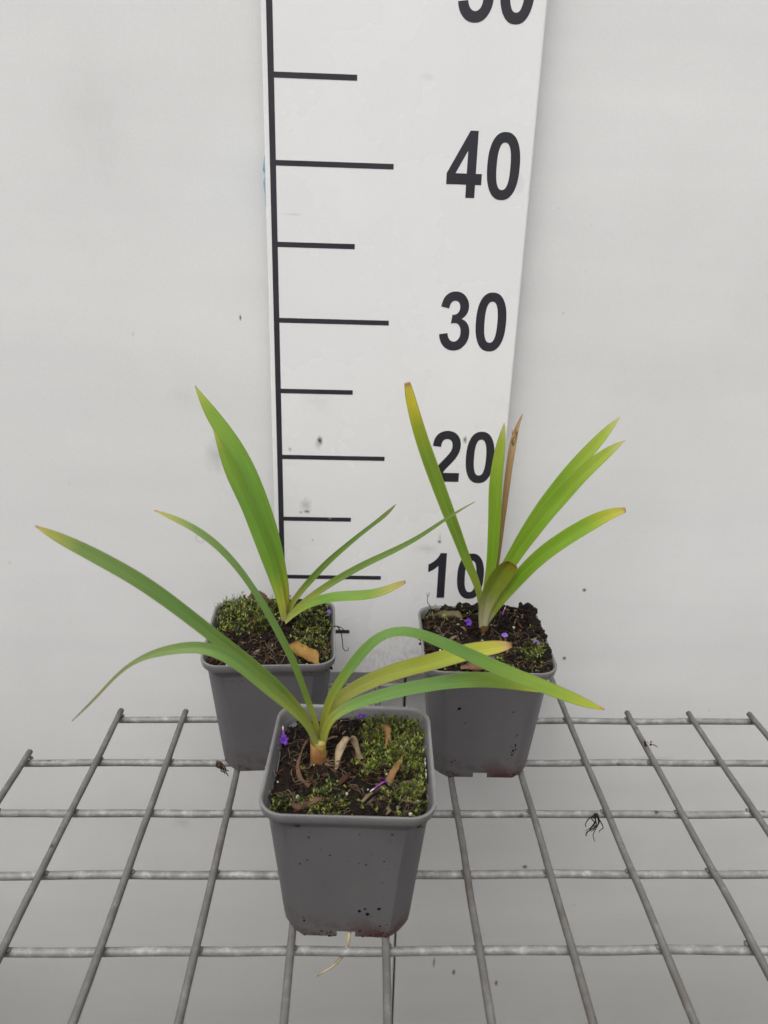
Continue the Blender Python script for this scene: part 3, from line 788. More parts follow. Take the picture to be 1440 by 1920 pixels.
# leaf midribs: facing, then x, y, z and half width (cm) from base to tip
LEAF = {
'F1':((-0.15,-0.59,0.79),[[-1.83,-20.3,9.4,0.15],[-2.05,-20.33,10.56,0.21],[-2.44,-20.37,11.62,0.22],[-3.0,-20.42,12.54,0.23],[-3.63,-20.46,13.38,0.26],[-4.28,-20.51,14.17,0.28],[-4.95,-20.57,14.9,0.31],[-5.63,-20.62,15.58,0.32],[-6.31,-20.68,16.24,0.33],[-6.98,-20.73,16.89,0.34],[-7.62,-20.79,17.55,0.35],[-8.26,-20.85,18.2,0.35],[-8.89,-20.91,18.82,0.36],[-9.52,-20.97,19.42,0.37],[-10.16,-21.04,19.99,0.37],[-10.81,-21.1,20.51,0.37],[-11.47,-21.17,20.99,0.36],[-12.13,-21.23,21.45,0.35],[-12.78,-21.3,21.89,0.33],[-13.44,-21.36,22.31,0.28],[-14.08,-21.43,22.73,0.2],[-14.71,-21.5,23.15,0.02]]),
'F2':((-0.1,-0.8,0.6),[[-1.86,-20.7,9.73,0.15],[-2.03,-20.76,10.75,0.17],[-2.37,-20.84,11.67,0.19],[-2.89,-20.92,12.44,0.22],[-3.48,-21.01,13.14,0.25],[-4.06,-21.11,13.81,0.28],[-4.62,-21.21,14.48,0.3],[-5.17,-21.32,15.14,0.3],[-5.72,-21.42,15.78,0.31],[-6.3,-21.53,16.34,0.33],[-6.94,-21.64,16.74,0.32],[-7.63,-21.76,16.95,0.29],[-8.33,-21.88,16.98,0.27],[-9.04,-21.99,16.9,0.24],[-9.73,-22.11,16.76,0.19],[-10.4,-22.24,16.52,0.12],[-11.01,-22.36,16.14,0.09],[-11.57,-22.48,15.64,0.08],[-12.08,-22.61,15.08,0.07],[-12.6,-22.74,14.52,0.07],[-13.14,-22.87,13.98,0.06],[-13.69,-23.0,13.45,0.03]]),
'F3':((0.1,-0.8,0.6),[[-1.79,-20.0,9.22,0.12],[-1.83,-19.95,10.17,0.13],[-1.99,-19.88,11.05,0.15],[-2.26,-19.81,11.89,0.16],[-2.55,-19.73,12.72,0.17],[-2.8,-19.64,13.54,0.17],[-3.07,-19.56,14.34,0.18],[-3.38,-19.46,15.11,0.19],[-3.72,-19.37,15.85,0.19],[-4.07,-19.28,16.57,0.19],[-4.43,-19.18,17.28,0.19],[-4.81,-19.08,17.97,0.18],[-5.2,-18.98,18.63,0.17],[-5.61,-18.88,19.27,0.17],[-6.06,-18.77,19.88,0.18],[-6.54,-18.66,20.45,0.18],[-7.06,-18.56,20.97,0.19],[-7.63,-18.45,21.42,0.19],[-8.24,-18.34,21.82,0.18],[-8.89,-18.23,22.13,0.16],[-9.58,-18.11,22.39,0.12],[-10.27,-18.0,22.63,0.02]]),
'F4':((0.1,-0.5,0.86),[[-1.73,-20.0,9.15,0.15],[-1.68,-19.96,10.34,0.2],[-1.56,-19.91,11.49,0.21],[-1.28,-19.85,12.55,0.24],[-0.82,-19.79,13.5,0.26],[-0.27,-19.73,14.39,0.28],[0.3,-19.67,15.25,0.3],[0.93,-19.6,16.02,0.29],[1.69,-19.53,16.54,0.27],[2.58,-19.46,16.65,0.28],[3.51,-19.38,16.38,0.32],[4.43,-19.31,15.93,0.36],[5.35,-19.23,15.44,0.39],[6.28,-19.16,14.94,0.42],[7.23,-19.08,14.41,0.45],[8.19,-19.0,13.9,0.45],[9.18,-18.92,13.41,0.45],[10.19,-18.84,12.94,0.45],[11.21,-18.75,12.45,0.43],[12.25,-18.67,11.95,0.39],[13.3,-18.59,11.48,0.29],[14.38,-18.5,11.04,0.03]]),
'F5':((0.1,-0.7,0.7),[[-1.73,-20.0,9.15,0.18],[-1.66,-19.87,9.82,0.21],[-1.61,-19.7,10.47,0.24],[-1.51,-19.52,11.08,0.26],[-1.26,-19.32,11.6,0.28],[-0.86,-19.11,12.01,0.33],[-0.35,-18.89,12.3,0.36],[0.2,-18.66,12.52,0.39],[0.77,-18.43,12.7,0.42],[1.36,-18.19,12.85,0.44],[1.97,-17.95,12.96,0.46],[2.6,-17.7,13.04,0.48],[3.25,-17.45,13.09,0.48],[3.9,-17.19,13.11,0.48],[4.57,-16.93,13.13,0.49],[5.24,-16.66,13.17,0.49],[5.91,-16.39,13.24,0.5],[6.6,-16.12,13.27,0.49],[7.31,-15.84,13.26,0.47],[8.04,-15.57,13.22,0.44],[8.78,-15.28,13.17,0.37],[9.53,-15.0,13.11,0.13]]),
'F6':((0.15,-0.62,0.77),[[-1.68,-20.4,9.48,0.15],[-1.6,-20.31,10.25,0.2],[-1.48,-20.2,10.96,0.23],[-1.17,-20.07,11.55,0.26],[-0.66,-19.94,11.94,0.28],[-0.05,-19.79,12.19,0.3],[0.59,-19.64,12.36,0.31],[1.24,-19.49,12.5,0.33],[1.9,-19.33,12.61,0.35],[2.57,-19.17,12.7,0.36],[3.26,-19.0,12.77,0.37],[3.95,-18.84,12.81,0.38],[4.65,-18.66,12.84,0.39],[5.37,-18.49,12.84,0.41],[6.09,-18.31,12.81,0.44],[6.83,-18.13,12.74,0.46],[7.58,-17.95,12.59,0.45],[8.35,-17.76,12.36,0.41],[9.12,-17.57,12.06,0.32],[9.9,-17.38,11.74,0.24],[10.7,-17.19,11.43,0.15],[11.5,-17.0,11.15,0.03]]),
'L1':((0.35,-0.89,0.3),[[-4.97,-6.6,9.84,0.24],[-4.92,-6.54,11.02,0.28],[-4.98,-6.47,12.18,0.32],[-5.15,-6.39,13.3,0.36],[-5.36,-6.3,14.4,0.4],[-5.61,-6.21,15.47,0.45],[-5.88,-6.11,16.51,0.49],[-6.2,-6.01,17.53,0.52],[-6.54,-5.91,18.52,0.54],[-6.91,-5.81,19.48,0.57],[-7.3,-5.7,20.42,0.6],[-7.74,-5.59,21.33,0.61],[-8.21,-5.48,22.2,0.6],[-8.73,-5.37,23.03,0.57],[-9.27,-5.25,23.84,0.51],[-9.8,-5.14,24.64,0.42],[-10.28,-5.02,25.47,0.23],[-10.72,-4.9,26.3,0.03]]),
'L2':((-0.29,-0.91,0.29),[[-5.01,-7.0,9.98,0.21],[-5.08,-6.97,10.93,0.29],[-5.21,-6.94,11.85,0.36],[-5.41,-6.9,12.75,0.42],[-5.65,-6.86,13.61,0.46],[-5.91,-6.82,14.46,0.5],[-6.17,-6.77,15.29,0.52],[-6.44,-6.72,16.12,0.53],[-6.7,-6.68,16.93,0.54],[-6.97,-6.63,17.73,0.54],[-7.25,-6.58,18.52,0.53],[-7.56,-6.53,19.28,0.53],[-7.89,-6.47,20.02,0.53],[-8.22,-6.42,20.75,0.5],[-8.51,-6.37,21.5,0.44],[-8.8,-6.31,22.23,0.34],[-9.1,-6.26,22.96,0.18],[-9.41,-6.2,23.66,0.03]]),
'L3':((0.0,-0.8,0.6),[[-5.02,-6.5,9.74,0.16],[-4.75,-6.56,10.51,0.19],[-4.43,-6.65,11.24,0.2],[-4.03,-6.74,11.93,0.21],[-3.58,-6.83,12.57,0.22],[-3.13,-6.94,13.19,0.23],[-2.67,-7.04,13.8,0.23],[-2.21,-7.16,14.39,0.22],[-1.73,-7.27,14.96,0.21],[-1.24,-7.39,15.5,0.19],[-0.74,-7.51,16.03,0.18],[-0.25,-7.63,16.54,0.16],[0.24,-7.75,17.05,0.15],[0.74,-7.88,17.54,0.14],[1.23,-8.01,18.02,0.13],[1.72,-8.14,18.5,0.15],[2.17,-8.27,19.01,0.13],[2.58,-8.4,19.55,0.02]]),
'L4':((0.1,-0.7,0.7),[[-4.94,-6.9,9.93,0.2],[-4.28,-6.98,10.78,0.23],[-3.57,-7.09,11.55,0.23],[-2.82,-7.21,12.26,0.24],[-2.04,-7.34,12.92,0.25],[-1.26,-7.48,13.55,0.25],[-0.47,-7.62,14.14,0.25],[0.32,-7.76,14.7,0.24],[1.12,-7.91,15.23,0.23],[1.91,-8.07,15.73,0.21],[2.7,-8.22,16.23,0.2],[3.46,-8.38,16.76,0.17],[4.19,-8.55,17.32,0.15],[4.88,-8.71,17.93,0.13],[5.55,-8.88,18.54,0.11],[6.22,-9.05,19.13,0.09],[6.9,-9.22,19.68,0.06],[7.58,-9.4,20.2,0.02]]),
'L5':((0.1,-0.6,0.8),[[-4.96,-7.1,9.95,0.21],[-4.55,-7.19,10.44,0.24],[-4.11,-7.31,10.9,0.27],[-3.65,-7.45,11.32,0.3],[-3.16,-7.59,11.68,0.32],[-2.65,-7.74,12.0,0.34],[-2.14,-7.9,12.25,0.36],[-1.61,-8.07,12.46,0.38],[-1.08,-8.23,12.62,0.39],[-0.56,-8.41,12.76,0.39],[-0.03,-8.58,12.88,0.39],[0.49,-8.76,13.01,0.39],[1.0,-8.94,13.18,0.37],[1.5,-9.13,13.4,0.35],[1.98,-9.32,13.67,0.32],[2.43,-9.51,14.0,0.28],[2.87,-9.7,14.34,0.23],[3.32,-9.9,14.67,0.12]]),
'R1':((0.2,-0.9,0.4),[[8.94,-8.0,10.91,0.2],[8.82,-7.97,11.83,0.22],[8.64,-7.94,12.73,0.24],[8.36,-7.9,13.59,0.27],[7.99,-7.86,14.41,0.3],[7.6,-7.82,15.2,0.33],[7.25,-7.78,16.0,0.36],[6.92,-7.73,16.8,0.38],[6.59,-7.69,17.59,0.41],[6.26,-7.64,18.36,0.43],[5.93,-7.59,19.13,0.45],[5.61,-7.54,19.9,0.46],[5.3,-7.49,20.65,0.47],[4.99,-7.44,21.4,0.48],[4.69,-7.39,22.14,0.48],[4.4,-7.33,22.88,0.47],[4.12,-7.28,23.61,0.45],[3.87,-7.22,24.35,0.43],[3.63,-7.17,25.08,0.41],[3.41,-7.11,25.81,0.37],[3.21,-7.06,26.53,0.32],[3.04,-7.0,27.26,0.21]]),
'R2':((-0.15,-0.94,0.3),[[9.13,-7.8,10.8,0.22],[9.12,-7.79,11.72,0.25],[9.13,-7.77,12.62,0.27],[9.18,-7.75,13.51,0.3],[9.26,-7.73,14.38,0.32],[9.31,-7.71,15.24,0.36],[9.31,-7.69,16.1,0.39],[9.29,-7.66,16.96,0.4],[9.27,-7.64,17.8,0.42],[9.24,-7.61,18.63,0.43],[9.19,-7.59,19.45,0.44],[9.14,-7.56,20.27,0.44],[9.13,-7.54,21.07,0.43],[9.15,-7.51,21.86,0.4],[9.19,-7.48,22.64,0.36],[9.25,-7.46,23.41,0.31],[9.32,-7.43,24.17,0.19],[9.37,-7.4,24.92,0.02]]),
'R3':((0.0,-1.0,0.1),[[9.81,-6.9,13.5,0.11],[9.86,-6.87,14.24,0.12],[9.9,-6.83,14.98,0.13],[9.94,-6.79,15.71,0.14],[9.97,-6.74,16.43,0.15],[9.99,-6.69,17.15,0.16],[10.01,-6.64,17.85,0.17],[10.04,-6.59,18.55,0.19],[10.06,-6.54,19.25,0.2],[10.08,-6.48,19.94,0.22],[10.12,-6.42,20.62,0.23],[10.15,-6.37,21.3,0.23],[10.2,-6.31,21.96,0.23],[10.25,-6.25,22.63,0.24],[10.31,-6.19,23.28,0.23],[10.42,-6.13,23.92,0.18],[10.59,-6.06,24.54,0.11],[10.81,-6.0,25.13,0.03]]),
'R4':((-0.21,-0.83,0.52),[[9.19,-7.9,10.85,0.22],[9.26,-7.92,11.78,0.24],[9.4,-7.94,12.68,0.26],[9.64,-7.97,13.53,0.27],[9.94,-8.0,14.35,0.29],[10.25,-8.03,15.14,0.3],[10.57,-8.06,15.92,0.31],[10.91,-8.09,16.68,0.34],[11.25,-8.12,17.43,0.38],[11.6,-8.15,18.16,0.4],[11.95,-8.19,18.88,0.42],[12.32,-8.22,19.57,0.44],[12.71,-8.26,20.24,0.46],[13.1,-8.29,20.9,0.46],[13.49,-8.33,21.55,0.46],[13.89,-8.37,22.18,0.45],[14.3,-8.41,22.8,0.43],[14.72,-8.44,23.39,0.41],[15.14,-8.48,23.98,0.37],[15.54,-8.52,24.57,0.3],[15.95,-8.56,25.15,0.2],[16.36,-8.6,25.72,0.02]]),
'R5':((-0.1,-0.86,0.5),[[9.08,-8.3,11.0,0.26],[9.21,-8.34,11.86,0.27],[9.39,-8.4,12.71,0.29],[9.64,-8.46,13.51,0.31],[9.93,-8.53,14.29,0.33],[10.22,-8.6,15.05,0.36],[10.52,-8.68,15.8,0.4],[10.83,-8.75,16.52,0.44],[11.17,-8.83,17.23,0.47],[11.5,-8.92,17.91,0.5],[11.85,-9.0,18.59,0.52],[12.2,-9.08,19.24,0.53],[12.58,-9.17,19.86,0.53],[12.97,-9.26,20.46,0.52],[13.36,-9.35,21.06,0.51],[13.74,-9.44,21.65,0.48],[14.15,-9.53,22.21,0.45],[14.56,-9.62,22.74,0.43],[14.99,-9.71,23.25,0.38],[15.44,-9.81,23.74,0.32],[15.91,-9.9,24.18,0.19],[16.39,-10.0,24.6,0.02]]),
'R6':((0.1,-0.75,0.65),[[8.94,-8.6,10.74,0.26],[9.22,-8.7,11.57,0.35],[9.55,-8.82,12.37,0.39],[9.93,-8.96,13.12,0.41],[10.34,-9.11,13.84,0.44],[10.74,-9.27,14.55,0.46],[11.14,-9.43,15.24,0.48],[11.55,-9.6,15.91,0.49],[11.99,-9.77,16.54,0.5],[12.45,-9.95,17.12,0.51],[12.93,-10.13,17.67,0.51],[13.41,-10.32,18.19,0.51],[13.91,-10.51,18.68,0.5],[14.41,-10.7,19.15,0.49],[14.91,-10.9,19.6,0.46],[15.42,-11.1,20.02,0.39],[15.95,-11.3,20.36,0.3],[16.52,-11.5,20.6,0.17]]),
'R7':((0.25,-0.95,0.2),[[8.85,-8.9,10.83,0.33],[8.8,-8.99,11.52,0.4],[8.79,-9.11,12.2,0.49],[8.85,-9.25,12.87,0.59],[8.97,-9.39,13.52,0.68],[9.13,-9.54,14.14,0.74],[9.32,-9.7,14.74,0.79],[9.54,-9.86,15.31,0.8],[9.81,-10.03,15.83,0.77],[10.12,-10.2,16.31,0.49]]),
}

def make_leaf(parent, key, mat, origin, rz, fold=.28, thick=.045, label=None, name='leaf', curl=None):
    n0, rows = LEAF[key]
    n0 = Vector(n0).normalized()
    P = [Vector(r[:3]) for r in rows]
    W = [r[3] for r in rows]
    m = len(P)
    AC = [-1, -.8, -.5, -.2, 0, .2, .5, .8, 1]
    inv = Matrix.Rotation(-rz, 3, 'Z')
    top, bot, along, across = [], [], [], []
    for i in range(m):
        t = (P[min(i+1, m-1)]-P[max(i-1, 0)]).normalized()
        sdv = t.cross(n0).normalized()
        nn = sdv.cross(t).normalized()
        if nn.dot(n0) < 0: nn = -nn
        u = i/(m-1)
        f = fold*(1-.35*u)
        for a in AC:
            und = .05*W[i]*noise.noise((u*5, a*.7, ord(key[1])))
            p = P[i] + sdv*a*W[i] + nn*(f*abs(a)**1.15*W[i]-f*.35*W[i]+und)
            th = thick*(1-.75*abs(a))*(.4+.6*min(1, W[i]/.3))
            top.append(inv @ (p+nn*th*.5-Vector(origin))); bot.append(inv @ (p-nn*th*.5-Vector(origin)))
            along.append(u); across.append(a)
    k = len(AC)
    mb = MB()
    F = []
    o = len(top)
    for i in range(m-1):
        for j in range(k-1):
            F.append((i*k+j, i*k+j+1, (i+1)*k+j+1, (i+1)*k+j))
            F.append((o+i*k+j+1, o+i*k+j, o+(i+1)*k+j, o+(i+1)*k+j+1))
        F.append((i*k, (i+1)*k, o+(i+1)*k, o+i*k))
        F.append((i*k+k-1, o+i*k+k-1, o+(i+1)*k+k-1, (i+1)*k+k-1))
    for j in range(k-1):
        F.append(((m-1)*k+j, (m-1)*k+j+1, o+(m-1)*k+j+1, o+(m-1)*k+j))
    mb.add(top+bot, F)
    mb.at = {'along': along*2, 'across': across*2}
    ob = mb.build(name, mat, parent, smooth=True)
    ss = ob.modifiers.new('smooth', 'SUBSURF'); ss.levels = 1; ss.render_levels = 1
    if label: ob['label'] = label
    return ob

STEM = mat_leaf('stem_pale', [(0,(.26,.13,.04)),(.55,(.30,.19,.045)),(1,(.36,.32,.08))], (.36,.34,.10), trans=.1)
def mat_sheath():
    k = NT('brown_sheath')
    n = k.noise(k.coord((1,1,.15)), 160, 4, .6)
    return k.set(k.ramp(n, [(.3, (.13,.055,.02)), (.7, (.27,.13,.045))]), .5, .3, bump=n, bstr=.4, bdist=.001)
SHEATH = mat_sheath()

ZP = .24      # the pots stand on the upper wires
def local(origin, rz, p):
    return Matrix.Rotation(-rz, 3, 'Z') @ (Vector(p)-Vector(origin))

def stem(parent, pts, rad, mat, name, flat=.7):
    m = MB(); m.tube(pts, rad, 12)
    c = sum((Vector(p) for p in pts), Vector())/len(pts)
    m.v = [(c.x+(p[0]-c.x), c.y+(p[1]-c.y)*flat + 0, p[2]) for p in m.v]
    n = 12
    k = len(pts)
    m.at = {'along': [i/(k-1) for i in range(k) for _ in range(n)], 'across': [.5]*(k*n)}
    return m.build(name, mat, parent, smooth=True)

TANFIB = mat_plain('frayed_fibre', (.36,.23,.11), .7, .3, .4, 200)
# ---- front plant
def nz(x, y, s, f=1.1, a=.16): return a*noise.fractal((x*f+s*9.1, y*f-s*4.7, s), 1.0, 2.0, 4)
FO, FR = (-.07, -20.75, ZP), R(-2)
front = thing('potted_plant', 'grey square pot at the front with arching strap leaves, moss and a brown sheath', 'potted plant', FO, FR, 'young plants in grey square pots')
pot = make_pot(front)
def hf_front(x, y):
    h = 8.52+nz(x, y, 1.3, 1.2, .34)
    h += .25*math.exp(-((x-2.6)**2+(y-2.2)**2)/3.5) + .12*math.exp(-((x-3)**2+(y+2.2)**2)/1.2)
    h += .25*math.exp(-((x+1.6)**2+(y+.3)**2)/1.4)
    h -= .25*max(0, (abs(x)-3.2)) 
    return h
make_soil(front, hf_front)
def d_front(x, y):
    a = math.exp(-(max(0, abs(x-2.75)-1.35)**2+max(0, abs(y-2.1)-1.6)**2)*1.8)
    b_ = math.exp(-((x-3.0)**2/.9+(y+2.1)**2/.8))
    c = .6*math.exp(-((x+1.3)**2/1.0+(y+2.6)**2/.9)) + .4*math.exp(-((x+3.4)**2/.3+(y+3.3)**2/.3))
    e = .5*math.exp(-((x-3.6)**2/.2+(y+.3)**2/1.5))
    patch = .55+.9*noise.noise((x*1.1, y*1.1, 4.2))
    return max(0, min(1, (a*.95+b_*.8+c+e)*min(1, patch+.3)))
make_moss(front, hf_front, 5, 1700, d_front, .5)
make_litter(front, hf_front, 21, 1900, 190, 130, 45, skip=lambda x, y: d_front(x, y) > .6)
make_specks(front, 4, 190, [(1.0,2.35,.10),(1.15,1.95,.16),(.72,2.2,.13),(.75,1.95,.07),(1.35,1.75,.08),(1.75,2.4,.13),(-.42,2.1,.05),(-.62,2.0,.035),(-.95,3.1,.04),(.4,3.0,.035),(1.2,3.3,.035),(.75,.55,.11),(-1.5,.55,.06),(1.85,1.0,.1),(-2.25,1.3,.1),(-2.3,1.6,.08)], [(-.95,.5,.32,.3,85),(1.75,.22,.35,.15,50),(-2.2,.7,.08,.4,30),(2.15,1.0,.1,.5,25),(.3,.9,.8,.25,18)])
def FL_(*a): return local(FO, FR, a)
stem(front, [FL_(-1.85,-20.62,8.5), FL_(-1.84,-20.62,9.3), FL_(-1.80,-20.6,9.9), FL_(-1.76,-20.55,10.25), FL_(-1.74,-20.5,10.4)], [.34,.36,.37,.34,.24], STEM, 'stem', .8)
sm = MB()
loops = []
for i, (z, r) in enumerate([(8.4,.41),(8.8,.42),(9.3,.405),(10.0,.385)]):
    L = []
    for q in range(16):
        w = q/16*6.283
        zz = z + (0 if i < 3 else .42*math.cos(w-2.7)+.12*math.sin(3*w))
        rr = r*(1+.06*math.sin(5*w+i))
        p = FL_(-1.84, -20.62, 0)
        L.append((p.x+rr*math.cos(w), p.y+rr*.85*math.sin(w), zz))
    loops.append(L)
sm.rings(loops)
sh_o = sm.build('sheath', SHEATH, front, smooth=True)
so = sh_o.modifiers.new('thick', 'SOLIDIFY'); so.thickness = .0004; so.offset = 1
for key, mat, lab in (('F1','blue_green','longest leaf, reaching far to the left'), ('F2','grey_green','leaf kinked downwards with a withered thread tip'), ('F3','blue_green','narrow leaf rising to the left'),
                      ('F4','arching','leaf bent over in an arch to the right'), ('F5','yellow','yellowing leaf with a blunt brown tip'), ('F6','arching','leaf lying low to the right')):
    make_leaf(front, key, LM[mat], FO, FR, label=lab, fold=.46 if key in ('F1','F2') else .30)

m = MB()
rng = random.Random(19)
for i in range(26):
    a = rng.uniform(-2.6, .2)
    p = Vector((-1.84+.36*math.cos(a), -20.62+.32*math.sin(a), 9.0+rng.uniform(-.1,.35)))
    P = [p]
    for q in range(4):
        p = p+Vector((math.cos(a)*rng.uniform(.1,.4), math.sin(a)*rng.uniform(.1,.45), rng.uniform(-.2,.14)))
        a += rng.uniform(-.7,.7)
        l = FL_(*p); l.z = max(l.z, hf_front(l.x, l.y)+.05)
        P.append(Vector((p.x, p.y, l.z+ZP)))
    m.tube([FL_(*v) for v in spline(P, 10)], [rng.uniform(.02,.045)*(1-.06*t) for t in range(10)], 5, mi=rng.randint(0,1))
tag(m.build('base_root', [FIBRE, BARK], front, smooth=True), kind='stuff')

# ---- left plant
LO, LR = (-5.80, -7.72, ZP), R(2.6)
left = thing('potted_plant', 'grey square pot at the back left with bright moss and two tall leaves leaning left', 'potted plant', LO, LR, 'young plants in grey square pots')
make_pot(left)
def hf_left(x, y):
    h = 8.95+nz(x, y, 2.2, 1.1, .32)
    h += .30*math.exp(-((x+1.9)**2+(y-2.0)**2)/4) + .25*math.exp(-((x-.7)**2+(y-1.2)**2)/1.6)
    h += .55*max(0, y)/4
    e = max(abs(x), -y)
    h -= .35*max(0, e-3.5)
    if y < -2.5: h -= .06*(-2.5-y)
    return h
make_soil(left, hf_left)
def d_left(x, y):
    a = math.exp(-(max(0, abs(x+2.1)-1.5)**2*2+max(0, abs(y-2.2)-1.5)**2*2))
    b_ = .55*math.exp(-(max(0, abs(x-2.9)-.8)**2*3+max(0, abs(y-.2)-2.6)**2))
    c = .5*math.exp(-((x-.2)**2/2+(y-3.6)**2/.4))
    return min(1, a+b_+c)
make_moss(left, hf_left, 8, 1400, d_left, .5)
make_litter(left, hf_left, 31, 1800, 220, 110, 25, skip=lambda x, y: d_left(x, y) > .5)
make_specks(left, 14, 80, [(.3,1.0+2.2,.09),(-1.2,2.3,.06),(-.6,3.8,.05),(-1.7,8.0,.05)])
def LL_(*a): return local(LO, LR, a)
stem(left, [LL_(-5.06,-6.6,9.2), LL_(-5.06,-6.6,9.75), LL_(-5.05,-6.55,10.1), LL_(-5.02,-6.5,10.6), LL_(-5.0,-6.5,10.9)], [.20,.24,.27,.26,.15], STEM, 'stem', .8)
for key, mat, lab in (('L1','green','tallest leaf, leaning left'), ('L2','green','shorter leaf against the tallest one'), ('L3','thin_green','narrow leaf rising to the right'),
                      ('L4','thin_green','long thread-tipped leaf reaching towards the scale numbers'), ('L5','pale_tip','wavy leaf lying low with a yellowed tip')):
    make_leaf(left, key, LM[mat], LO, LR, label=lab, fold=.42 if key in ('L1','L2') else .34)

# ---- right plant
RO, RR = (9.10, -8.35, ZP), R(-1.2)
right = thing('potted_plant', 'grey square pot at the back right with upright lime leaves, one brown and dry', 'potted plant', RO, RR, 'young plants in grey square pots')
make_pot(right)
def hf_right(x, y):
    h = 9.12+nz(x, y, 4.4, 1.3, .46)
    h += .55*math.exp(-((x-2.2)**2+(y-2.8)**2)/5) + .2*math.exp(-((x+2)**2+(y-2)**2)/3)
    h += .3*math.exp(-((x-3.6)**2/.6+(y+.5)**2/5))
    e = max(-x, -y)
    h -= .4*max(0, e-3.3)
    return h
make_soil(right, hf_right, 4.2)
def d_right(x, y):
    a = .75*math.exp(-((x-3.2)**2/.9+(y+1.8)**2/1.2))
    b_ = .35*math.exp(-((x+2.5)**2/3+(y-3.2)**2/.8))
    c = .4*math.exp(-((x+.8)**2/4+(y+3.3)**2/.5))
    return min(1, a+b_+c)
rng = random.Random(77)
m = MB()
for i in range(150):
    if rng.random() < .55: x, y = 3.75+rng.uniform(-.35,.42), rng.uniform(-2.6, 3.9)
    else: x, y = rng.uniform(-2.6, 4.0), 3.7+rng.uniform(-.4,.35)
    r = rng.uniform(.14, .38)
    top = 9.55+.35*max(0, min(1, (y+2)/3))*max(0, min(1, (x+3)/2)) + nz(x, y, 8, 1.3, .3)
    m.blob((x, y, top-r*.6), r, rng, (1,1,.8))
tag(m.build('soil_clod', SOIL, right, smooth=False), kind='stuff')
make_moss(right, hf_right, 9, 520, d_right, .4)
make_litter(right, hf_right, 41, 2400, 240, 150, 70, skip=lambda x, y: d_right(x, y) > .6)
make_specks(right, 24, 80, [(-1.9,6.2,.13),(1.75,6.0,.07),(2.1,2.6,.12),(2.2,3.1,.09),(2.05,2.2,.1),(1.0,1.9,.06),(-2.1,2.6,.05)], [(2.1,2.6,.12,.7,40),(-2.1,1.2,.15,.6,25)])
def RL_(*a): return local(RO, RR, a)
stem(right, [RL_(9.28,-7.5,9.0), RL_(9.26,-7.55,9.9), RL_(9.28,-7.6,10.6), RL_(9.36,-7.7,11.3), RL_(9.45,-7.7,11.9)], [.18,.28,.36,.38,.22], STEM, 'stem', .75)
for key, mat, lab in (('R1','yellow_tip','tall leaf leaning left with a blunt yellow tip'), ('R2','yellow_tip','straight upright leaf in front of the number 20'), ('R3','dry','brown dry leaf with a frayed tip'),
                      ('R4','lime','upper of two overlapping leaves pointing right'), ('R5','lime','broad leaf overlapping the upper one'), ('R6','lime_cut','leaf bending low to the right with a snipped tip'), ('R7','folded','short folded leaf cut off near the base')):
    make_leaf(right, key, LM['lime' if key == 'R2' else mat], RO, RR, label=lab, fold=.55 if key == 'R7' else (.7 if key == 'R3' else .28))

m = MB()
rng = random.Random(12)
tip = Vector(LEAF['R3'][1][-4][:3])
for i in range(9):
    p = tip+Vector((rng.uniform(-.12,.12), 0, rng.uniform(-.5,.2)))
    P = [p, p+Vector((rng.uniform(0,.12), rng.uniform(-.1,.1), .35)), p+Vector((rng.uniform(-.1,.32), rng.uniform(-.2,.2), rng.uniform(.6,1.15)))]
    m.tube([RL_(*q) for q in spline(P, 6)], [.06,.055,.05,.04,.03,.012], 5)
m.build('frayed_tip', TANFIB, right, smooth=True)

# marks moulded inside the rim of the front pot, and its neighbours
def rim_marks(parent):
    dk = MB(); dk.box((4.09,-1.35,8.62), (4.115,.75,9.02))
    o = dk.build('label_slot', CRUMB, parent)
    m = MB()
    for y0 in (.15, -.75):
        m.tube(spline([(4.07,y0+.28,8.98),(4.06,y0+.30,8.72),(4.06,y0+.12,8.66),(4.06,y0+.08,8.9),(4.06,y0-.1,8.92),(4.06,y0-.12,8.68)], 16), .035, 5)
    m.build('moulded_mark', PERL, o, smooth=True)
    m = MB()
    m.tube(spline([(-4.05,.9,9.0),(-4.0,.95,8.6),(-3.98,0,8.55),(-3.98,-.9,8.6),(-4.05,-.9,9.0)], 24), .035, 6)
    m.build('moulded_loop', POT, parent, smooth=True)
rim_marks(front)

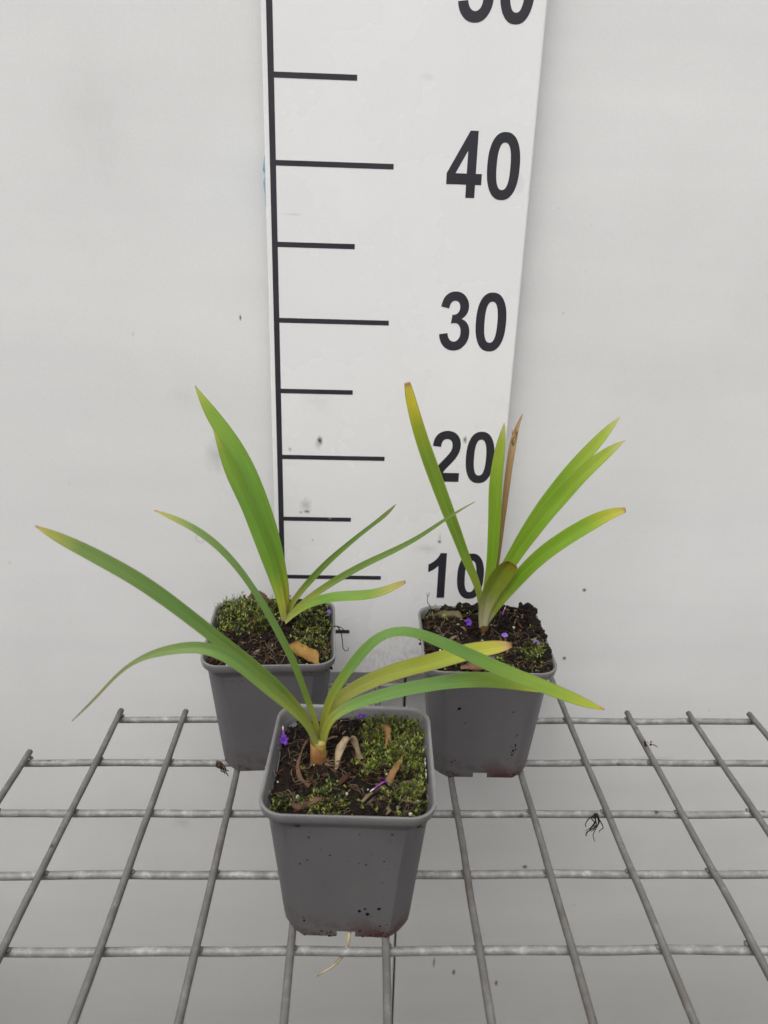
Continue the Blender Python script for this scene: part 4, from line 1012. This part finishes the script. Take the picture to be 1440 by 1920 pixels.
# ------------------------------------------------------------------ loose things
def mat_flower(name, stops):
    k = NT(name)
    return k
PETAL = mat_plain('violet_petal', (.105,.022,.30), .5, .3, .3, 200)
LILAC = mat_plain('lilac_petal', (.20,.10,.42), .5, .3, .25, 200)
TUBE = mat_plain('pink_violet_tube', (.33,.07,.40), .5, .3, .2, 200)
PALE = mat_plain('white_tube_end', (.62,.52,.56), .5, .3, .1, 200)
def flower(label, loc, dirv, length, size, mat=PETAL, seed=1, petals=True, tilt=(0,0,1)):
    rng = random.Random(seed)
    t = thing('fallen_flower', label, 'flower', loc, 0, 'small violet flowers fallen on the soil')
    d = Vector(dirv).normalized()
    if petals:
        m = MB()
        up_ = Vector(tilt).normalized()
        a0 = up_.orthogonal().normalized(); b0 = up_.cross(a0)
        for i in range(5):
            w = i*1.2566+rng.uniform(-.2,.2)
            e = (a0*math.cos(w)+b0*math.sin(w)+up_*rng.uniform(-.1,.5)).normalized()
            s = e.cross(up_).normalized()
            L, Wd = size*rng.uniform(.55,1.1), size*rng.uniform(.26,.44)
            q = []
            for u, ww, h in ((0,.25,0),(.3,.75,.05),(.65,1,.06),(.92,.75,0),(1.05,.2,-.05)):
                c = e*L*u+up_*h*size*2
                q.append([c-s*Wd*ww, c+up_*.02*size, c+s*Wd*ww])
            V = [p for r in q for p in r]
            V2 = [p-up_*.02 for p in V]
            F = []
            for r in range(4):
                for c in range(2):
                    F.append((r*3+c, r*3+c+1, r*3+c+4, r*3+c+3))
                    F.append((15+r*3+c+1, 15+r*3+c, 15+r*3+c+3, 15+r*3+c+4))
            m.add(V+V2, F)
        m.blob((0,0,.02), size*.22, rng)
        m.build('petals', mat, t, smooth=True)
    if length > 0:
        P = spline([d*0, d*length*.5+Vector((0,0,.03)), d*length*.72], 6)
        m = MB(); m.tube(P, [size*.16, size*.15, size*.14, size*.12, size*.12, size*.12], 7)
        m.build('flower_tube', TUBE, t, smooth=True)
        P = spline([d*length*.70, d*length*.85, d*length], 4)
        m = MB(); m.tube(P, [size*.13, size*.14, size*.14, size*.08], 7)
        m.build('tube_end', PALE, t, smooth=True)
    return t
def on(hf, O, rz, x, y, dz=.15):
    p = local(O, rz, (x, y, 0))
    return (x, y, O[2]+hf(p.x, p.y)+dz)
flower('dark violet flower by the left rim of the front pot, its tube pointing back', on(hf_front, FO, FR, -3.93, -18.75, .32), (-.12,1,.25), 1.0, .36, PETAL, 2, tilt=(.1,-.75,.6))
flower('violet flower beside the brown stub in the front pot, tube pointing to the lower left', on(hf_front, FO, FR, 1.75, -22.2, .35), (-.9,-.75,-.1), 1.05, .25, PETAL, 3, tilt=(.6,.3,.6))
flower('violet flower half hidden in the moss at the back rim of the front pot', on(hf_front, FO, FR, .5, -16.7, .35), (0,1,-.2), .2, .26, PETAL, 4)
flower('lilac flower at the right rim of the back left pot', on(hf_left, LO, LR, -2.05, -5.0, .25), (0,1,-.2), .2, .36, LILAC, 5, tilt=(.1,-.6,.7))
flower('violet flower just left of the pale stem base in the back right pot', on(hf_right, RO, RR, 8.25, -6.7, .2), (0,1,-.2), .25, .34, PETAL, 6, tilt=(0,-.7,.6))
flower('lilac flower right of the stem in the back right pot, above the yellowing leaf tip', on(hf_right, RO, RR, 10.5, -8.5, .2), (0,1,-.2), .2, .32, LILAC, 7, tilt=(0,-.4,.8))
flower('lilac flower with white tube end on the moss of the back right pot', on(hf_right, RO, RR, 12.6, -9.4, .2), (.45,-.9,.0), 1.0, .34, LILAC, 8, tilt=(0,-.5,.8))
flower('violet flower behind the crossing leaves, low in the back right pot', on(hf_right, RO, RR, 9.15, -11.3, .15), (0,1,-.2), .2, .24, PETAL, 9)
flower('loose white and pink flower tube without petals right of the stem, back right pot', on(hf_right, RO, RR, 10.8, -6.0, .15), (.35,.6,.5), .7, .3, PALE, 10, petals=False)

def strip(name, label, cat, pts, widths, mat, sidev, curl=.3, group=None, thick=.02, holes=None):
    """a dry curled leaf: rows across a spine"""
    P = spline(pts, 14)
    wd = [widths[min(int(i/13*(len(widths)-1)), len(widths)-2)]*(1-(i/13*(len(widths)-1) % 1))+widths[min(int(i/13*(len(widths)-1))+1, len(widths)-1)]*(i/13*(len(widths)-1) % 1) for i in range(14)]
    sv = Vector(sidev).normalized()
    m = MB()
    A = (-1,-.6,-.2,.2,.6,1)
    top, bot = [], []
    o0 = P[0].copy()
    for i, p in enumerate(P):
        t = (P[min(i+1,13)]-P[max(i-1,0)]).normalized()
        s = (sv-t*sv.dot(t)).normalized()
        n = s.cross(t)
        for a in A:
            w = wd[i]*(1+.55*noise.noise((i*.55, a*2.2, len(label)*.37)))
            q = p+s*a*w+n*(curl*w*a*a+.35*w*noise.noise((i*.5, a*1.5, len(label)*.21)))-o0
            top.append(q); bot.append(q-n*thick)
    k = len(A); F = []; o = len(top)
    for i in range(13):
        for j in range(k-1):
            if holes and (i, j) in holes: continue
            F.append((i*k+j, i*k+j+1, (i+1)*k+j+1, (i+1)*k+j)); F.append((o+i*k+j+1, o+i*k+j, o+(i+1)*k+j, o+(i+1)*k+j+1))
        F.append((i*k, (i+1)*k, o+(i+1)*k, o+i*k)); F.append((i*k+k-1, o+i*k+k-1, o+(i+1)*k+k-1, (i+1)*k+k-1))
    m.add(top+bot, F)
    ob = m.build(name, mat, None, smooth=True)
    ob.location = o0*S
    return tag(ob, label, cat, group)
def vmat(name, c0, c1, scale=40):
    k = NT(name)
    n = k.noise(k.coord(), scale, 5, .65)
    return k.set(k.ramp(n, [(.32, c0), (.68, c1)]), .6, .3, bump=n, bstr=.4, bdist=.001)
OCHRE = vmat('ochre_dry_leaf', (.085,.036,.012), (.29,.165,.035), 60)
STRAW = vmat('pale_dry_leaf', (.13,.09,.05), (.34,.26,.16), 110)
TAN = vmat('tan_dry_leaf', (.10,.05,.018), (.24,.13,.045), 110)
DBROWN = vmat('brown_dry_leaf', (.04,.022,.012), (.12,.066,.038), 110)
BLACKROOT = mat_plain('dark_root', (.018,.014,.012), .7, .3, .4, 200)
def onl(x, y, dz): return on(hf_left, LO, LR, x, y, dz)
def onf(x, y, dz): return on(hf_front, FO, FR, x, y, dz)
def onr(x, y, dz): return on(hf_right, RO, RR, x, y, dz)
GD = 'dry leaf scraps on the soil'
strip('dry_leaf', 'ochre yellow dry leaf with ragged edges at the front rim of the back left pot', 'dry leaf', [onl(-4.5,-9.6,.45), onl(-3.9,-10.1,.6), onl(-3.2,-10.7,.65), onl(-2.7,-11.2,.6), onl(-2.3,-11.7,.45)], [.10,.44,.38,.55,.30,.05], OCHRE, (.55,.75,.5), .35, GD)
strip('dry_leaf', 'brown dry leaf scrap sticking up at the back rim of the back left pot', 'dry leaf', [onl(-7.9,-3.9,.15), onl(-7.5,-3.85,.4), onl(-7.0,-3.9,.45), onl(-6.6,-4.0,.2)], [.2,.4,.4,.2], DBROWN, (0,.5,1), .3, GD)
strip('dry_leaf', 'pale curled dry leaf bent double in the middle of the front pot', 'dry leaf', [onf(-.85,-21.2,.1), onf(-.65,-20.6,.6), onf(-.40,-20.2,1.05), onf(-.05,-20.0,1.1), onf(.2,-20.1,.75), onf(.32,-20.3,.25)], [.10,.22,.30,.34,.24,.12], STRAW, (.75,-.5,.35), .5, GD)
strip('dry_leaf', 'tan dry leaf stub leaning against the violet flower in the front pot', 'dry leaf', [onf(1.95,-22.3,.25), onf(2.25,-21.6,.4), onf(2.5,-21.0,.45), onf(2.85,-20.2,.3)], [.16,.22,.17,.04], TAN, (.9,-.4,.2), .5, GD)
strip('dry_leaf', 'small hooked pale dry leaf beside the moss in the front pot', 'dry leaf', [onf(1.3,-18.3,.65), onf(1.65,-18.2,.85), onf(1.95,-18.7,.8), onf(1.95,-19.4,.6), onf(1.8,-19.9,.35)], [.05,.14,.2,.16,.03], TAN, (.9,.1,.4), .4, GD)
strip('dry_leaf', 'long brown dry leaf curving left of the sheath in the front pot', 'dry leaf', [onf(-2.1,-19.5,1.1), onf(-2.55,-19.5,1.0), onf(-2.8,-20.2,.5), onf(-2.95,-21.1,.25), onf(-2.7,-21.9,.3), onf(-2.2,-22.4,.2)], [.10,.11,.07,.12,.16,.05], DBROWN, (.8,.2,.5), .5, GD)
strip('dry_leaf', 'reddish brown flat leaf scrap at the front rim of the front pot', 'dry leaf', [onf(-3.1,-23.6,.2), onf(-2.6,-23.6,.3), onf(-2.0,-23.5,.25), onf(-1.5,-23.4,.2)], [.1,.24,.2,.08], vmat('reddish_dry_leaf', (.035,.018,.012), (.11,.055,.035), 130), (0,.8,.3), .2, GD)
strip('dry_leaf', 'cinnamon brown chip at the front rim of the back right pot', 'dry leaf', [onr(7.0,-12.05,.35), onr(7.6,-12.0,.5), onr(8.3,-11.9,.45), onr(8.7,-11.8,.3)], [.1,.24,.26,.1], vmat('cinnamon_chip', (.10,.045,.025), (.22,.11,.06), 90), (0,.8,.4), .2, GD)
strip('dry_leaf', 'olive brown withered leaf heap on the left of the back right pot', 'dry leaf', [onr(5.7,-5.6,.2), onr(6.3,-5.4,.4), onr(7.0,-5.5,.42), onr(7.6,-5.9,.35), onr(8.0,-6.3,.15)], [.15,.3,.3,.26,.08], vmat('olive_dry_leaf', (.05,.038,.018), (.13,.105,.05), 90), (0,.9,.4), .4, GD)
strip('dry_leaf', 'brown twig-like leaf scrap jutting up at the right rear of the back right pot', 'dry leaf', [onr(13.0,-5.1,.05), onr(13.3,-4.9,.3), onr(13.6,-4.7,.55)], [.14,.16,.17], DBROWN, (.8,.2,-.4), .4, GD)

def root(name, label, cat, chains, mat, rad=.04, group=None):
    m = MB()
    o0 = Vector(chains[0][0])
    for c in chains:
        P = [p-o0 for p in spline(c, len(c)*4)]
        n = len(P)
        m.tube(P, [rad*(1-.6*i/n) for i in range(n)], 6)
    ob = m.build(name, mat, None, smooth=True)
    ob.location = o0*S
    return tag(ob, label, cat, group)
root('root', 'thin dark root curling down from the right rim of the back left pot', 'root', [[(-1.5,-7.2,9.7),(-1.2,-7.1,9.6),(-.95,-7.0,9.0),(-.85,-7.0,8.3),(-.8,-7.0,7.8),(-.62,-7.0,7.55),(-.42,-7.0,7.62),(-.45,-7.0,7.85)], [(-1.3,-7.1,9.65),(-.95,-7.05,9.5),(-.7,-7.05,9.25)]], BLACKROOT, .045)
root('twig', 'tiny forked black twig standing at the rear left of the back right pot', 'twig', [[(5.75,-4.4,9.5),(5.62,-4.35,9.9),(5.45,-4.3,10.15),(5.42,-4.3,10.6),(5.33,-4.3,10.95)], [(5.42,-4.3,10.6),(5.52,-4.3,10.8),(5.5,-4.3,11.0)]], BLACKROOT, .035)
rr = random.Random(5)
ch = []
x0, y0 = 16.55, -14.75
for i in range(7):
    p = [(x0+rr.uniform(-.15,.15), y0, -.2+rr.uniform(0,.1))]
    for s in range(5):
        q = p[-1]
        p.append((q[0]+rr.uniform(-.28,.24), q[1]+rr.uniform(-.15,.1), q[2]-rr.uniform(.15,.5)))
    ch.append(p)
ch.append([(x0-.1,y0,-.3),(x0-.5,y0,-.6),(x0-.65,y0,-1.1),(x0-.55,y0,-1.3)])
root('root_tangle', 'black dry root tangle hanging from a cross wire on the right of the shelf', 'root tangle', ch, BLACKROOT, .05)
ch = []
for i in range(5):
    p = [(-9.75+rr.uniform(-.2,.2), -9.75, -.15)]
    for s in range(4):
        q = p[-1]
        p.append((q[0]+rr.uniform(-.1,.3), q[1]+rr.uniform(-.1,.1), q[2]-rr.uniform(.05,.4)))
    ch.append(p)
root('root_tangle', 'small brown root scrap on the cross wire beside the back left pot', 'root tangle', ch, mat_plain('brown_root', (.07,.04,.025), .7, .3, .5, 200), .08)
root('root', 'pale straw-coloured root hanging out of the notch under the front pot', 'root', [[(.0,-23.9,.5),(-.05,-24.2,.0),(-.35,-24.35,-.9),(-.75,-24.4,-1.5),(-1.1,-24.4,-1.9),(-1.75,-24.4,-2.4)]], vmat('pale_root', (.30,.24,.13), (.52,.46,.32), 150), .13)
m = MB()
rr = random.Random(8)
for i in range(8): m.blob((rr.uniform(-.25,.3), rr.uniform(-.3,.3), rr.uniform(-.03,.1)), rr.uniform(.05,.11), rr)
m.tube([(.1,0,.05),(.4,-.2,.1),(.6,-.35,.05)], .035, 5)
o = m.build('soil_crumb', CRUMB); o.location = Vector((22.45,-8.1,.25))*S
tag(o, 'dark crumb of soil stuck on a wire at the right of the shelf', 'soil crumb')
